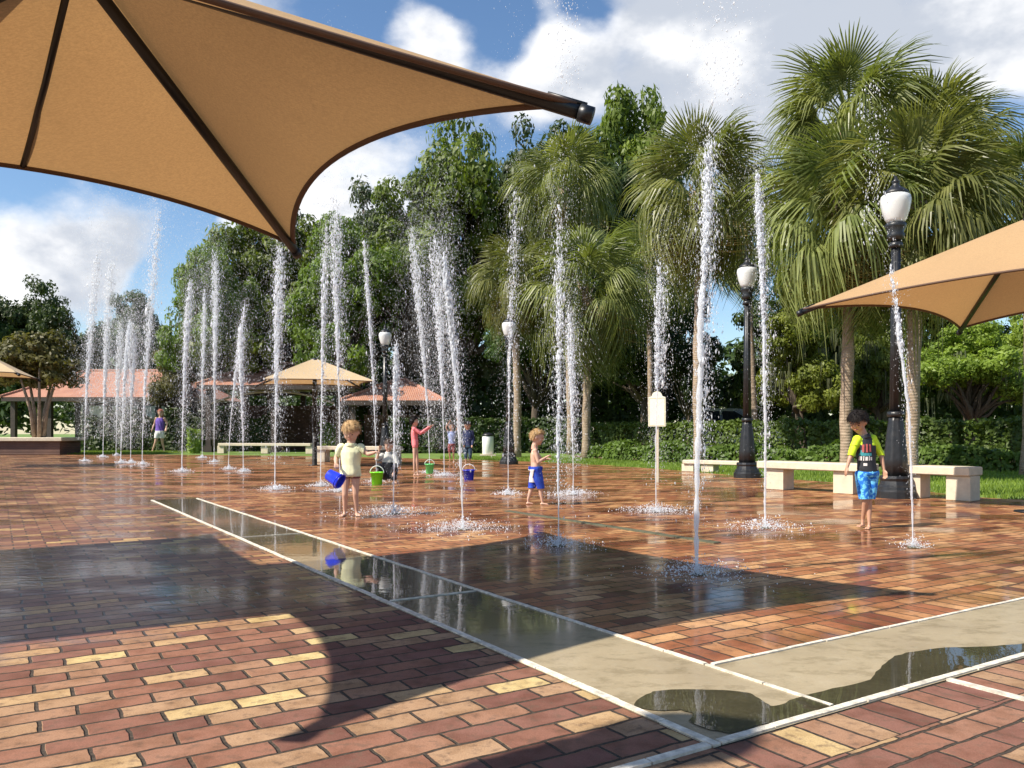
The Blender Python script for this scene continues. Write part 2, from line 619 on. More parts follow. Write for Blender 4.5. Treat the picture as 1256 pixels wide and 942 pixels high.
def strip(a1, b1, a2, b2, w, z_=.0095):
    p, q = np.array(uv(a1, b1)), np.array(uv(a2, b2))
    d = (q - p) / np.linalg.norm(q - p)
    n = np.array([-d[1], d[0]]) * w / 2
    m_ = max(1, int(np.linalg.norm(q - p) / .25))
    for i in range(m_):
        s0, s1 = p + (q - p) * i / m_, p + (q - p) * (i + 1) / m_
        g = d * .002
        j = R.uniform(-.0025, .0025, 2)
        nn = n * (1 + R.uniform(-.08, .08))
        c = [s0 + g - nn + j, s1 - g - nn + j, s1 - g + nn + j, s0 + g + nn + j]
        k.prism([tuple(x) for x in c], -.01, z_ + R.uniform(0, .0012))


strip(a0 + .022, b0, a0 + .022, b0 + L1, .032)
strip(a0 + W - .02, b0 + W, a0 + W - .02, b0 + L1, .024)
strip(a0 - .75, b0 + .022, a0, b0 + .022, .032)
strip(a0 + .045, b0 + .022, a0 + L2, b0 + .022, .032)
strip(a0 + W, b0 + W - .02, a0 + L2, b0 + W - .02, .022)
strip(a0 + W - .02, b0 + .045, a0 + W - .02, b0 + W - .005, .017)
strip(a0 + 1.33, b0 - .9, a0 + 1.33, b0, .03)
o = k.build('border_strips', M['border'])
o['kind'] = 'structure'
k = MB()
for dv in (2.62, 6.1):
    strip(a0 + .045, b0 + dv, a0 + W - .04, b0 + dv, .012)
o = k.build('band_joint_lines', M['border'])
o['kind'] = 'structure'
# puddle lying on the concrete near the corner
pud = [(780, 868), (788, 856), (812, 849), (868, 848), (915, 852), (935, 862), (950, 868), (975, 859), (1010, 850), (1060, 838), (1075, 826), (1090, 812), (1112, 803), (1150, 797), (1200, 795), (1262, 790), (1300, 780)]
pud += [(1300, 790), (1262, 801), (1229, 811), (1150, 833), (1090, 850), (1052, 860), (1000, 874), (930, 893), (900, 901), (872, 897), (846, 888), (850, 880), (835, 873), (806, 874)]
pp = []
gp = [np.array(G(*q)) for q in pud]
for i in range(len(gp)):                                   # rounded outline
    p0, p1, p2, p3 = gp[i - 1], gp[i], gp[(i + 1) % len(gp)], gp[(i + 2) % len(gp)]
    for t_ in np.linspace(0, 1, 5)[:-1]:
        q = .5 * (2 * p1 + (p2 - p0) * t_ + (2 * p0 - 5 * p1 + 4 * p2 - p3) * t_ ** 2 + (3 * p1 - p0 - 3 * p2 + p3) * t_ ** 3)
        pp.append(tuple(q + R.normal(0, .0035, 2)))
sheet('puddle', pp, .0075, M['puddle'], label='dark shallow puddle on the concrete band near its corner')
# trench drain in the play area
k = MB()
d1, d2 = np.array(G(622, 627)), np.array(G(1240, 740))
da, db = float(d1 @ U), float(d1 @ V)
strip(da, db, da, db - 3.6, .085)
o = k.build('trench_drain', M['drain'])
tag(o, 'dark narrow trench drain set in the bricks past the toddler', 'drain')
# mulch bed below the hedge
sheet('mulch_bed', [(2.5, 36), (2.9, 31.6), (5.6, 26.5), (9, 23.0), (17, 18.4), (30, 15), (30, 26), (8, 38)], 0.0, M['mulch'], label='brown mulch bed under the clipped hedge')

# grass blades along the visible lawn
def on_lawn(n, poly, seed):
    r = np.random.default_rng(seed)
    poly = np.array(poly)
    lo, hi = poly.min(0), poly.max(0)
    pts = []
    while len(pts) < n:
        q = r.uniform(lo, hi, (n, 2))
        x, y = q[:, 0], q[:, 1]
        ins = np.zeros(len(q), bool)
        j = len(poly) - 1
        for i in range(len(poly)):
            xi, yi, xj, yj = *poly[i], *poly[j]
            c = ((yi > y) != (yj > y)) & (x < (xj - xi) * (y - yi) / (yj - yi + 1e-12) + xi)
            ins ^= c
            j = i
        pts.extend(q[ins])
    return np.array(pts[:n])


def blades(name, pts, h0, h1, w, mat):
    n = len(pts)
    ang = R.uniform(0, 2 * PI, n)
    h = R.uniform(h0, h1, n)
    lean = R.normal(0, .35, (n, 2)) * h[:, None]
    wv = np.stack([np.cos(ang), np.sin(ang)], 1) * w
    z0 = np.full(n, -.012)
    tri = np.zeros((n, 3, 3))
    tri[:, 0, :2], tri[:, 1, :2], tri[:, 2, :2] = pts - wv, pts + wv, pts + lean
    tri[:, 0, 2] = tri[:, 1, 2] = z0
    tri[:, 2, 2] = h
    return link(name, npmesh(name, tri, 3), mat)


lawn_poly = [tuple(e) for e in edge[0:11]] + [(-3, 34.5), (1.5, 33.5), (3.0, 31.4), (5.6, 26.3), (9, 22.8), (17, 18.2), (22, 15)]
g1 = blades('grass', on_lawn(42000, lawn_poly, 3), .03, .09, .012, M['grass'])
tag(g1, 'short sunlit lawn grass between the plaza and the hedge', 'grass', kind='stuff')
g2 = blades('grass', on_lawn(9000, [(-22.5, 37.6), (-17, 37.6), (-17, 43), (-23, 43)], 4), .04, .12, .02, M['grass'])
tag(g2, 'bright grass patch beside the brick planter', 'grass', kind='stuff')

# ------------------------------------------------------------------ trees


def leaf_cloud(lobes, nclump, per, size, seed, clump_r=(.5, 1.0), shell=.55, up=.25):
    """leaf quads gathered in clumps through ellipsoid lobes; returns (n*4,3)"""
    r = np.random.default_rng(seed)
    vol = np.array([l[3] * l[4] * l[5] for l in lobes])
    ci = r.choice(len(lobes), nclump, p=vol / vol.sum())
    d = r.normal(size=(nclump, 3))
    d /= np.linalg.norm(d, axis=1)[:, None]
    rad = r.uniform(shell, 1.0, nclump) ** .8
    L = np.array(lobes)[ci]
    cc = L[:, :3] + d * L[:, 3:6] * rad[:, None]
    cr = r.uniform(*clump_r, nclump)
    idx = np.repeat(np.arange(nclump), per)
    n = len(idx)
    e = r.normal(size=(n, 3))
    e /= np.linalg.norm(e, axis=1)[:, None]
    pos = cc[idx] + e * (cr[idx] * r.uniform(.25, 1, n) ** .6)[:, None] * np.array([1.15, 1.15, .75])
    nrm = e + r.normal(0, .55, (n, 3)) + d[idx] * .4
    nrm[:, 2] += up
    nrm /= np.linalg.norm(nrm, axis=1)[:, None]
    t = r.normal(size=(n, 3))
    a = np.cross(nrm, t)
    a /= np.linalg.norm(a, axis=1)[:, None]
    b = np.cross(nrm, a)
    s = size * r.uniform(.55, 1.3, n)[:, None]
    q = np.stack([pos - a * s, pos + b * s * .48, pos + a * s, pos - b * s * .48], 1)
    return q.reshape(-1, 3), cc


def oak_trunk(mb, h, r, tips, seed):
    rr = random.Random(seed)
    fork = h * .38
    lean = (rr.uniform(-.3, .3), rr.uniform(-.3, .3))
    mb.tube([(0, 0, -.1), (0, 0, fork * .15), (lean[0] * .5, lean[1] * .5, fork * .6), (lean[0], lean[1], fork)], [r * 1.5, r * 1.1, r * .95, r * .85], 10)
    for t in tips:
        a = Vector((lean[0], lean[1], fork * rr.uniform(.8, 1.0)))
        b = Vector(t)
        mid = a.lerp(b, .5) + Vector((rr.uniform(-.5, .5), rr.uniform(-.5, .5), rr.uniform(0, .6)))
        q = a.lerp(mid, .5) + Vector((rr.uniform(-.2, .2), rr.uniform(-.2, .2), 0))
        mb.tube([a, q, mid, mid.lerp(b, .6) + Vector((rr.uniform(-.3, .3), rr.uniform(-.3, .3), 0)), b], [r * .5, r * .4, r * .28, r * .16, r * .05], 6)


OAKS = {}


def oak_mesh(kind):
    """unit oak: crown spans about -1..1 horizontally, 0..1 vertically is scaled on use"""
    if kind in OAKS:
        return OAKS[kind]
    s = {'a': 1, 'b': 2, 'c': 3, 'd': 4, 'e': 5}[kind]
    r = random.Random(s * 13)
    lobes = []
    for i in range(9):
        w = 2 * PI * i / 9 * 1.0 + r.uniform(-.3, .3)
        rad = r.uniform(1.5, 3.3)
        z = r.uniform(4.2, 8.6)
        lobes.append((rad * math.cos(w), rad * math.sin(w), z, r.uniform(1.3, 2.1), r.uniform(1.3, 2.1), r.uniform(.9, 1.6)))
    lobes.append((0, 0, 9.3, 1.7, 1.7, 1.2))
    lobes.append((r.uniform(-1, 1), 0, 7.2, 2.4, 2.4, 1.6))
    q, cc = leaf_cloud(lobes, 230, 140, .152, s * 7, (.4, .85), .5)
    cm = npmesh('crown_' + kind, q, 4)
    tb = MB()
    tips = [tuple(cc[i]) for i in range(0, 200, 7)]
    oak_trunk(tb, 8.5, .33, tips, s)
    tm = bpy.data.meshes.new('oak_trunk')
    tm.from_pydata(tb.v, [], tb.f)
    tm.polygons.foreach_set('use_smooth', [True] * len(tm.polygons))
    OAKS[kind] = (cm, tm)
    return OAKS[kind]


def tree(name, kind, px, Y, top, halfw, mat, label, cat='tree', group=None, rz=0.0, moss=False, zmin=0.0):
    """tree whose crown tops out at photo row TOP, half width HALFW photo pixels, standing at distance Y"""
    cm, tm = oak_mesh(kind)
    x = (px - CX) * Y / F
    H = 1 + (HY - top) * Y / F
    w = halfw * Y / F
    t = thing(name, label, cat, (x, Y, zmin), rz, group)
    sc = (w / 4.6, w / 4.6, H / 10.7)
    me = cm.copy()
    me.materials.clear()
    c = link('crown', me, mat, t)
    tk = link('trunk', tm if tm.materials else tm, M['bark'], t)
    for o in (c, tk):
        o.scale = sc
    if moss:
        r = np.random.default_rng(int(px))
        n = 36
        ang = r.uniform(0, 2 * PI, n)
        rad = r.uniform(.3, 1, n) * w * .8
        z0 = H * r.uniform(.42, .75, n)
        ln = r.uniform(.5, 1.5, n)
        base = np.stack([rad * np.cos(ang), rad * np.sin(ang), z0], 1)
        qs = []
        for i in range(n):
            for j in range(7):
                p = base[i] + np.append(r.normal(0, .09, 2), 0)
                a = r.uniform(0, 2 * PI)
                dv = np.array([math.cos(a), math.sin(a), 0]) * .025
                l_ = ln[i] * r.uniform(.5, 1)
                e = np.append(r.normal(0, .05, 2), -l_)
                qs += [p - dv, p + dv, p + e * .6 + dv * .8, p + e]
        link('hanging_moss', npmesh('hanging_moss', np.array(qs), 4), M['moss'], t)['kind'] = 'stuff'
    return t


# fan palms ---------------------------------------------------------
def fan_frond(r, L, fan, droop, fold=.35):
    """quads of one fan leaf on its stalk, along +X, up +Z; returns list of 4-point lists"""
    qs = []
    # stalk
    pts = []
    for i in range(5):
        s = i / 4
        pts.append(np.array([L * s, 0, -droop * .35 * L * s * s]))
    for i in range(4):
        w0, w1 = .022 * (1 - .4 * i / 4), .022 * (1 - .4 * (i + 1) / 4)
        y0, y1 = np.array([0, w0, 0]), np.array([0, w1, 0])
        qs.append([pts[i] - y0, pts[i] + y0, pts[i + 1] + y1, pts[i + 1] - y1])
    o = pts[-1]
    n = 40
    tdir = math.atan2(pts[-1][2] - pts[-2][2], pts[-1][0] - pts[-2][0])
    for i in range(n):
        a = (i / (n - 1) - .5) * 2 * math.radians(118)
        ln = fan * (1 - .25 * abs(a) / 2.06) * r.uniform(.85, 1.08)
        d = np.array([math.cos(a), math.sin(a), -abs(math.sin(a)) * fold])
        # costa: the middle segments start further along the stalk
        st = o + np.array([.18 * fan * math.cos(a), .06 * fan * math.sin(a), 0])
        side = np.array([-math.sin(a), math.cos(a), .25 * (1 if i % 2 else -1)])
        side /= np.linalg.norm(side)
        dr = droop * r.uniform(.7, 1.5)
        p = [st]
        for s in (.4, .72, 1.0):
            z = -dr * ln * (s ** 2.0) * .95
            k_ = max(.35, 1 - .42 * dr * s * s)
            p.append(st + d * ln * s * k_ + np.array([0, 0, z]))
        ws = [.009, .021, .014, .002]
        for j in range(3):
            qs.append([p[j] - side * ws[j] * fan, p[j] + side * ws[j] * fan, p[j + 1] + side * ws[j + 1] * fan, p[j + 1] - side * ws[j + 1] * fan])
    q = np.array(qs)
    c, s_ = math.cos(tdir * .6), math.sin(tdir * .6)
    return q


PALMC = {}


def palm_crown(seed, n=46):
    if seed in PALMC:
        return PALMC[seed]
    r = np.random.default_rng(seed)
    live, dead = [], []
    for i in range(n + 16):
        isdead = i >= n
        az = i * 2.39996 + r.uniform(-.3, .3)
        f = i / n
        if isdead:
            el = math.radians(r.uniform(-80, -45))
        else:
            el = math.radians(82 - 125 * f + r.uniform(-9, 9))
        L = r.uniform(.48, .72)
        fan = r.uniform(.56, .74)
        q = fan_frond(r, L, fan, .25 + 1.25 * max(0, f - .05) + r.uniform(0, .35) if not isdead else 1.3)
        if isdead:
            q = q * .8
        roll = r.uniform(-.5, .5)
        cr, sr = math.cos(roll), math.sin(roll)
        Rx = np.array([[1, 0, 0], [0, cr, -sr], [0, sr, cr]])
        ce, se = math.cos(el), math.sin(el)
        Ry = np.array([[ce, 0, -se], [0, 1, 0], [se, 0, ce]])
        ca, sa = math.cos(az), math.sin(az)
        Rz = np.array([[ca, -sa, 0], [sa, ca, 0], [0, 0, 1]])
        q2 = q @ (Rz @ Ry @ Rx).T
        (dead if isdead else live).append(q2.reshape(-1, 3))
    PALMC[seed] = (npmesh('crown', np.concatenate(live), 4), npmesh('dead_fronds', np.concatenate(dead), 4))
    return PALMC[seed]


def palm(px, Y, cpx, cy, rpx, label, seed, trunk_w=.2, zbase=0.0, deadscale=1.0, group='fan palms around the plaza'):
    x = (px - CX) * Y / F
    cx_, _, cz = P(cpx, cy, Y)
    t = thing('fan_palm', label, 'palm tree', (x, Y, zbase), 0, group)
    Rr = rpx * Y / F / 1.12
    live, dead = palm_crown(seed)
    lm, dm = live.copy(), dead.copy()
    rz = R.uniform(0, 6.28)
    for nm, me, mat in (('crown', lm, M['palm']), ('dead_fronds', dm, M['deadpalm'])):
        me.materials.clear()
        o = link(nm, me, mat, t)
        o.location = (cx_ - x, 0, cz - zbase)
        o.scale = (Rr, Rr, Rr * (1.0 if nm == 'crown' else deadscale))
        o.rotation_euler = (0, 0, rz)
    mb = MB()
    dx = cx_ - x
    pts, rad = [], []
    for i in range(15):
        s = i / 14
        pts.append((dx * s * s + .03 * math.sin(s * 7 + px), .02 * math.cos(s * 5), s * (cz - zbase) + (-.15 if i == 0 else 0)))
        rad.append(trunk_w * (1.35 if i == 0 else 1.0 + .10 * math.sin(i * 2.3)) * (1 - .12 * s) * (1.25 if s > .86 else 1))
    mb.tube(pts, rad, 12)
    mb.build('trunk', M['palmtrunk'], t, True)
    bt = MB()
    rr = random.Random(seed)
    for i in range(26):
        a, s = i * 2.4, .80 + .19 * i / 26
        c, z = (dx * s * s, 0), s * (cz - zbase)
        d = (math.cos(a), math.sin(a))
        bt.tube([(c[0] + d[0] * trunk_w * .8, d[1] * trunk_w * .8, z), (c[0] + d[0] * trunk_w * 1.5, d[1] * trunk_w * 1.5, z + .16), (c[0] + d[0] * trunk_w * 2.1, d[1] * trunk_w * 2.1, z + .36)], [.06, .05, .02], 5)
    bt.build('leaf_boots', M['palmtrunk'], t)
    return t


# right-hand palm cluster
palm(1040, 17.5, 1036, 262, 112, 'fan palm whose trunk rises straight behind the boy in the rash guard', 1, .135)
palm(1118, 16.8, 1122, 250, 112, 'fan palm with the trunk just right of the near lamp post', 2, .13)
palm(1040, 21.5, 1040, 150, 96, 'tallest fan palm with a high round crown above the near lamp', 3, .14)
palm(1118, 21.0, 1146, 178, 84, 'tall fan palm whose crown stands right of the tallest one', 4, .14)
palm(1262, 19.0, 1262, 245, 90, 'fan palm at the edge behind the right canopy', 5, .14)
palm(857, 24, 857, 235, 92, 'fan palm straight behind the strong jet, right of the cream sign', 6, .15)
palm(925, 33, 912, 285, 62, 'slim fan palm right behind the second lamp post', 7, .14)
palm(720, 31.5, 718, 352, 80, 'fan palm with drooping pale fronds left of the cream sign', 8, .165)
palm(700, 38, 692, 232, 70, 'tall hazy fan palm rising above the other palms in mid plaza', 9, .17)
palm(634, 32.5, 632, 345, 56, 'fan palm leaning beside the third lamp post', 10, .16)
palm(586, 48, 586, 452, 24, 'small slim palm left of two by the white bin', 11, .10)
palm(603, 48, 604, 456, 22, 'small slim palm right of two by the white bin', 12, .10)
palm(797, 36, 797, 330, 58, 'fan palm with reddish trunk behind the cream sign', 13, .13)

OT = 'broadleaf trees behind the plaza'
tree('oak_tree', 'a', 262, 44, 285, 62, M['oak'], 'green oak at the left end of the tall tree row behind the pavilion', group=OT, rz=.3)
tree('oak_tree', 'b', 335, 46, 228, 104, M['oak'], 'broad bright green oak behind the cream umbrella', group=OT, rz=1.2)
tree('oak_tree', 'c', 420, 43, 262, 85, M['oak'], 'oak with dark hollow crown behind the fourth lamp', group=OT, rz=2.5)
tree('oak_tree', 'd', 500, 46, 205, 100, M['oak'], 'leafy oak behind the girl in pink', group=OT, rz=.9)
tree('oak_tree', 'e', 568, 47, 138, 96, M['oak'], 'tall airy oak topping the tree row beside the big canopy tip', group=OT, rz=4.2)
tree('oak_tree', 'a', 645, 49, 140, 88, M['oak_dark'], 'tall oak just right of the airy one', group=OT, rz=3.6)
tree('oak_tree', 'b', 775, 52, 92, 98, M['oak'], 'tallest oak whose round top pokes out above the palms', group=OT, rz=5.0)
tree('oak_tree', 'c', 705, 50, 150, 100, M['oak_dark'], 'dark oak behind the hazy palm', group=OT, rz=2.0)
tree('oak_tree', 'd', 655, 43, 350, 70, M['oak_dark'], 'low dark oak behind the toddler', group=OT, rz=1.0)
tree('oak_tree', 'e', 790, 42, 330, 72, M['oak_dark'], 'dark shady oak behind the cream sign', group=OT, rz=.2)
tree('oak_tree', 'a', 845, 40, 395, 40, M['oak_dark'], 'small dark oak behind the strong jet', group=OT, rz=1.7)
tree('oak_tree', 'b', 985, 33, 352, 70, M['lime'], 'light green mossy oak between the second lamp and the boy', group=OT, rz=2.2, moss=True)
tree('oak_tree', 'c', 1075, 36, 372, 55, M['oak'], 'darker oak behind the near lamp post', group=OT, rz=3.3, moss=True)
tree('oak_tree', 'd', 1190, 29, 388, 84, M['lime'], 'yellow green mossy oak under the right canopy', group=OT, rz=.5, moss=True)
tree('oak_tree', 'e', 1265, 33, 360, 70, M['lime'], 'yellow green oak at the far right edge', group=OT, rz=4.4, moss=True)
tree('oak_tree', 'c', 940, 46, 405, 40, M['oak'], 'rounded green oak seen in the gap by the second lamp', group=OT, rz=1.4)
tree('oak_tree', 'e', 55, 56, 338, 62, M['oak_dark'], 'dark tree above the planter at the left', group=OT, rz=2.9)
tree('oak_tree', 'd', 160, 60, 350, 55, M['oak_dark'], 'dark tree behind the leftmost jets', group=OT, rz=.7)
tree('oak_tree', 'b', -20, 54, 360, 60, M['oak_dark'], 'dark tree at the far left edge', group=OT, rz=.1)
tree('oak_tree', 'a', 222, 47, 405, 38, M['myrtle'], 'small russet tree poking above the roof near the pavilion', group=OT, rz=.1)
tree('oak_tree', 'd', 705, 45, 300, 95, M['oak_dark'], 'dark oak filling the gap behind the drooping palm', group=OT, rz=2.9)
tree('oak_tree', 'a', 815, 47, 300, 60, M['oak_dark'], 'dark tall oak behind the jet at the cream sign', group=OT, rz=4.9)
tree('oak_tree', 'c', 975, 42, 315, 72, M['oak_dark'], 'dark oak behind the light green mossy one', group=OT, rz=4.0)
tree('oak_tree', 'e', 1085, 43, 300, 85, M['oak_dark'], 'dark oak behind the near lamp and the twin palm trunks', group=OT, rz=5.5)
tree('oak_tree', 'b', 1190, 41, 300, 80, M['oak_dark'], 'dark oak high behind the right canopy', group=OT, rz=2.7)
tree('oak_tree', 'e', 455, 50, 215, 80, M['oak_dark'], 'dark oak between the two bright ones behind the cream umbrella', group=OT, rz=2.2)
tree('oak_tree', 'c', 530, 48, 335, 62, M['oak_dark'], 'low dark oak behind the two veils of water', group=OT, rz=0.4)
# crepe myrtle in the planter
t = thing('crepe_myrtle', 'olive leaved small tree with several pale trunks in the brick planter', 'tree', (*P(48, 531, 37.4)[:2], 0))
q, cc = leaf_cloud([(0, 0, 4.3, 1.9, 1.7, 1.2), (1.0, 0, 4.0, 1.3, 1.3, 1.0), (-1.2, 0, 4.2, 1.4, 1.3, 1.0), (.2, 0, 5.0, 1.2, 1.2, .7)], 110, 110, .12, 77, (.3, .6), .3)
link('crown', npmesh('crown', q, 4), M['myrtle'], t)
for i in range(5):
    a = i * 1.3
    mb = MB()
    mb.tube([(.18 * math.cos(a), .15 * math.sin(a), .6), (.35 * math.cos(a), .3 * math.sin(a), 2.0), (.9 * math.cos(a), .8 * math.sin(a), 3.9)], [.10, .08, .04], 7)
    mb.build('trunk', M['palmtrunk'], t, True)
# far woods: one mass
lobes = []
for i in range(70):
    px = -260 + i * 26
    if 862 < px < 905:
        top = 412
    else:
        top = random.uniform(395, 440) if px > 220 else random.uniform(420, 450)
    Y = random.uniform(62, 78)
    x, _, z = P(px, top, Y)
    lobes.append((x, Y, z * .55, 2.4, 2.0, z * .45))
q, cc = leaf_cloud(lobes, 1500, 42, .34, 99, (.7, 1.5), .35)
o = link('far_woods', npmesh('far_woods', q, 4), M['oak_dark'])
tag(o, 'distant dark woods closing the view behind the park', 'woods', kind='stuff')

# hedges and shrubs ---------------------------------------------------------


def hedge(name, path, w, h, n, size, mat, label, seed, round_=.0, cat='hedge', group=None):
    r = np.random.default_rng(seed)
    path = np.array(path, float)
    seg = np.linalg.norm(np.diff(path, axis=0), axis=1)
    cum = np.append(0, np.cumsum(seg))
    o0 = path[0]
    s = r.uniform(0, cum[-1], n)
    i = np.clip(np.searchsorted(cum, s) - 1, 0, len(seg) - 1)
    tt = (s - cum[i]) / seg[i]
    d = (path[i + 1] - path[i]) / seg[i][:, None]
    c = path[i] + d * (tt * seg[i])[:, None]
    nn = np.stack([-d[:, 1], d[:, 0]], 1)
    side = r.choice(3, n, p=[.32, .32, .36])
    off = np.where(side == 0, -w / 2, np.where(side == 1, w / 2, r.uniform(-w / 2, w / 2, n)))
    z = np.where(side == 2, h, r.uniform(0.02, h, n))
    bumpn = .06 * np.sin(s * 3.1) + .05 * np.sin(s * 7.7 + 2 * z)
    lump = round_ * (.5 + .5 * np.sin(s * 2.2)) * h
    z = np.where(side == 2, h + bumpn - lump, np.minimum(z, h - lump))
    if round_:
        off = off * (1 - .4 * (z / h) ** 2)
    inn = r.uniform(0, .14, n)
    off = off - np.sign(off) * inn * (side != 2) + np.sign(off) * bumpn * (side != 2)
    z = np.maximum(.02, z - inn * (side == 2) + r.normal(0, .03, n))
    pos = np.stack([c[:, 0] + nn[:, 0] * off - o0[0], c[:, 1] + nn[:, 1] * off - o0[1], z], 1)
    nrm = np.stack([nn[:, 0] * np.where(side == 2, 0, np.sign(off)), nn[:, 1] * np.where(side == 2, 0, np.sign(off)), np.where(side == 2, 1, .35)], 1) + r.normal(0, .5, (n, 3))
    nrm /= np.linalg.norm(nrm, axis=1)[:, None]
    a = np.cross(nrm, r.normal(size=(n, 3)))
    a /= np.linalg.norm(a, axis=1)[:, None]
    b = np.cross(nrm, a)
    sz = size * r.uniform(.6, 1.3, n)[:, None]
    q = np.stack([pos - a * sz, pos + b * sz * .6, pos + a * sz, pos - b * sz * .6], 1)
    t = thing(name, label, cat, (o0[0], o0[1], 0), 0, group)
    link('foliage', npmesh('foliage', q.reshape(-1, 3), 4), mat, t)
    mb = MB()
    for j in range(len(seg)):
        p_, q_ = path[j] - o0, path[j + 1] - o0
        m_ = max(2, int(seg[j] / .5))
        for e in range(m_):
            c_ = p_ + (q_ - p_) * (e + .5) / m_
            mb.tube([(c_[0], c_[1], -.02), (c_[0] + .04, c_[1], h * .4), (c_[0] - .05, c_[1] + .05, h * .8)], [.035, .025, .01], 5)
    mb.build('stems', M['bark'], t)['kind'] = 'stuff'
    return t


hedge('clipped_hedge', [(3.6, 35.5), (6.4, 30.0), (9.6, 26.0), (13, 23.6), (20, 20.8)], 1.3, 1.36, 26000, .07, M['hedge'], 'tall flat topped clipped hedge along the lawn behind the benches', 5)
hedge('low_shrub_row', [(3.2, 31.9), (4.6, 28.6), (6.6, 26.0), (9.2, 23.6), (13.0, 21.2), (18, 19.2)], 1.0, .66, 15000, .075, M['hedge'], 'low rounded shrub row in front of the clipped hedge', 6, .35, 'shrubs')
hedge('dark_hedge', [(-6.4, 40.5), (-2.4, 41.0), (1.2, 41.5), (3.0, 40)], 1.2, 1.7, 9000, .10, M['oak_dark'], 'dark hedge behind the white bin', 7)
hedge('dark_shrubs', [(-23.5, 45.0), (-13.2, 45.6)], 1.8, 2.35, 12000, .12, M['oak_dark'], 'dark shrubs under the tiled roof beside the planter', 8, .3, 'shrubs')
hedge('understory_shrubs', [(-9, 47), (8, 49), (20, 46), (34, 38)], 3.0, 4.2, 16000, .26, M['oak_dark'], 'dark understory shrubs closing the gaps below the trees', 12, .2, 'shrubs')
hedge('grass_clump', [(-15.9, 40.0), (-15.4, 40.2)], .8, 1.4, 900, .12, M['lime'], 'tall light green plant beside the pavilion bench', 9, .3, 'plant')
hedge('potted_bush', [(-10.2, 43.5), (-8.9, 43.5)], .9, 1.9, 1200, .12, M['oak'], 'green bush under the pavilion arch', 10, .3, 'bush')

# ------------------------------------------------------------------ canopies


def canopy(label, cen, ua, va, hu, hv, hc, ha, bow, fab, post='center', pr=.04, mid_rib=False, dip=.10, arm=None, group='hip shade canopies'):
    """four-cornered hip canopy; cen = ground point, ua/va unit axes"""
    t = thing('shade_canopy', label, 'canopy', (cen[0], cen[1], 0), 0, group)
    ua, va = np.append(ua, 0), np.append(va, 0)
    z3 = np.array([0, 0, 1.0])
    A = z3 * ha
    cor = [ua * hu * a + va * hv * b + z3 * hc for a, b in ((1, 1), (1, -1), (-1, -1), (-1, 1))]
    NS, NT = 28, 22
    b = MB()
    hm = MB()
    for k_ in range(4):
        c0, c1 = cor[k_], cor[(k_ + 1) % 4]
        mid = (c0 + c1) / 2
        grid = []
        for i in range(NS + 1):
            s = i / NS
            q4 = 4 * s * (1 - s)
            E = c0 + (c1 - c0) * s + (A - mid) * bow * q4 + z3 * (-.04 * q4)
            row = []
            for j in range(NT + 1):
                tt = j / NT
                p = A + (E - A) * tt
                p = p - z3 * dip * q4 * math.sin(PI * min(1, tt)) * tt
                row.append(p)
            grid.append(row)
        vs = [p + z3 * .012 for row in grid for p in row]
        b.add(vs, [(i * (NT + 1) + j, (i + 1) * (NT + 1) + j, (i + 1) * (NT + 1) + j + 1, i * (NT + 1) + j + 1) for i in range(NS) for j in range(NT)])
        ed = [grid[i][NT] for i in range(NS + 1)]
        hm.tube([tuple(p + z3 * .004) for p in ed], [.022] * (NS + 1), 6, flat=.7)
    f = b.build('fabric', fab, t, True)
    hm.build('hem', M['hem'], t, True)
    for k_ in range(4):
        h = MB()
        d = (cor[k_] - A)
        d = d / np.linalg.norm(d)
        e = cor[k_] + d * .07 - z3 * .03
        h.tube([tuple(A - z3 * .06), tuple(e)], pr, 10)
        rf = h.build('rafter', M['frame'], t, True)
        cp = MB()
        cp.tube([tuple(e - d * .05), tuple(e + d * .02)], pr * 1.22, 10)
        cp.tube([tuple(e - d * .22 + z3 * pr * 1.2), tuple(e - d * .01 + z3 * pr * 1.3)], pr * .35, 8)
        cp.build('end_cap', M['frame'], rf, True)
    if mid_rib:
        h = MB()
        E = cor[3] * .535 + cor[0] * .465
        E = E + (A - E) * bow * 1.0
        h.tube([tuple(A - z3 * .08), tuple((A + E) / 2 - z3 * (.05 + dip * .5)), tuple(E - z3 * .03)], pr * .55, 8)
        h.build('strut', M['frame'], t, True)
    hb = MB()
    hb.lathe([(.05, ha - .16), (.11, ha - .14), (.12, ha - .05), (.07, ha + .02)], n=14)
    hb.build('hub', M['frame'], t, True)
    p = MB()
    if post == 'center':
        p.lathe([(.20, 0), (.20, .02), (.075, .03), (.065, ha - .1)], n=14)
        p.build('post', M['frame'], t, True)
    elif arm is not None:
        ax, ay = arm
        p.tube([(ax, ay, 0), (ax, ay, ha + .12)], .09, 12)
        p.build('post', M['frame'], t, True)
        p = MB()
        p.tube([(ax, ay, ha + .06), (0, 0, ha - .10)], .065, 10)
        p.build('arm', M['frame'], t, True)
    return t


u1 = np.array([.8084, .5886])
v1 = np.array([-.5886, .8084])
C1, C2 = np.array([-1.90, 7.2]), np.array([.295, 4.094])
cen1 = (C1 + C2) / 2 - u1 * 1.985
canopy('large tan fabric shade canopy spread overhead with black rafters', cen1, u1, v1, 1.985, 1.908, 2.65, 3.66, .215, M['fabric'], post='arm', pr=.037, mid_rib=True, arm=(-3.3, .35))
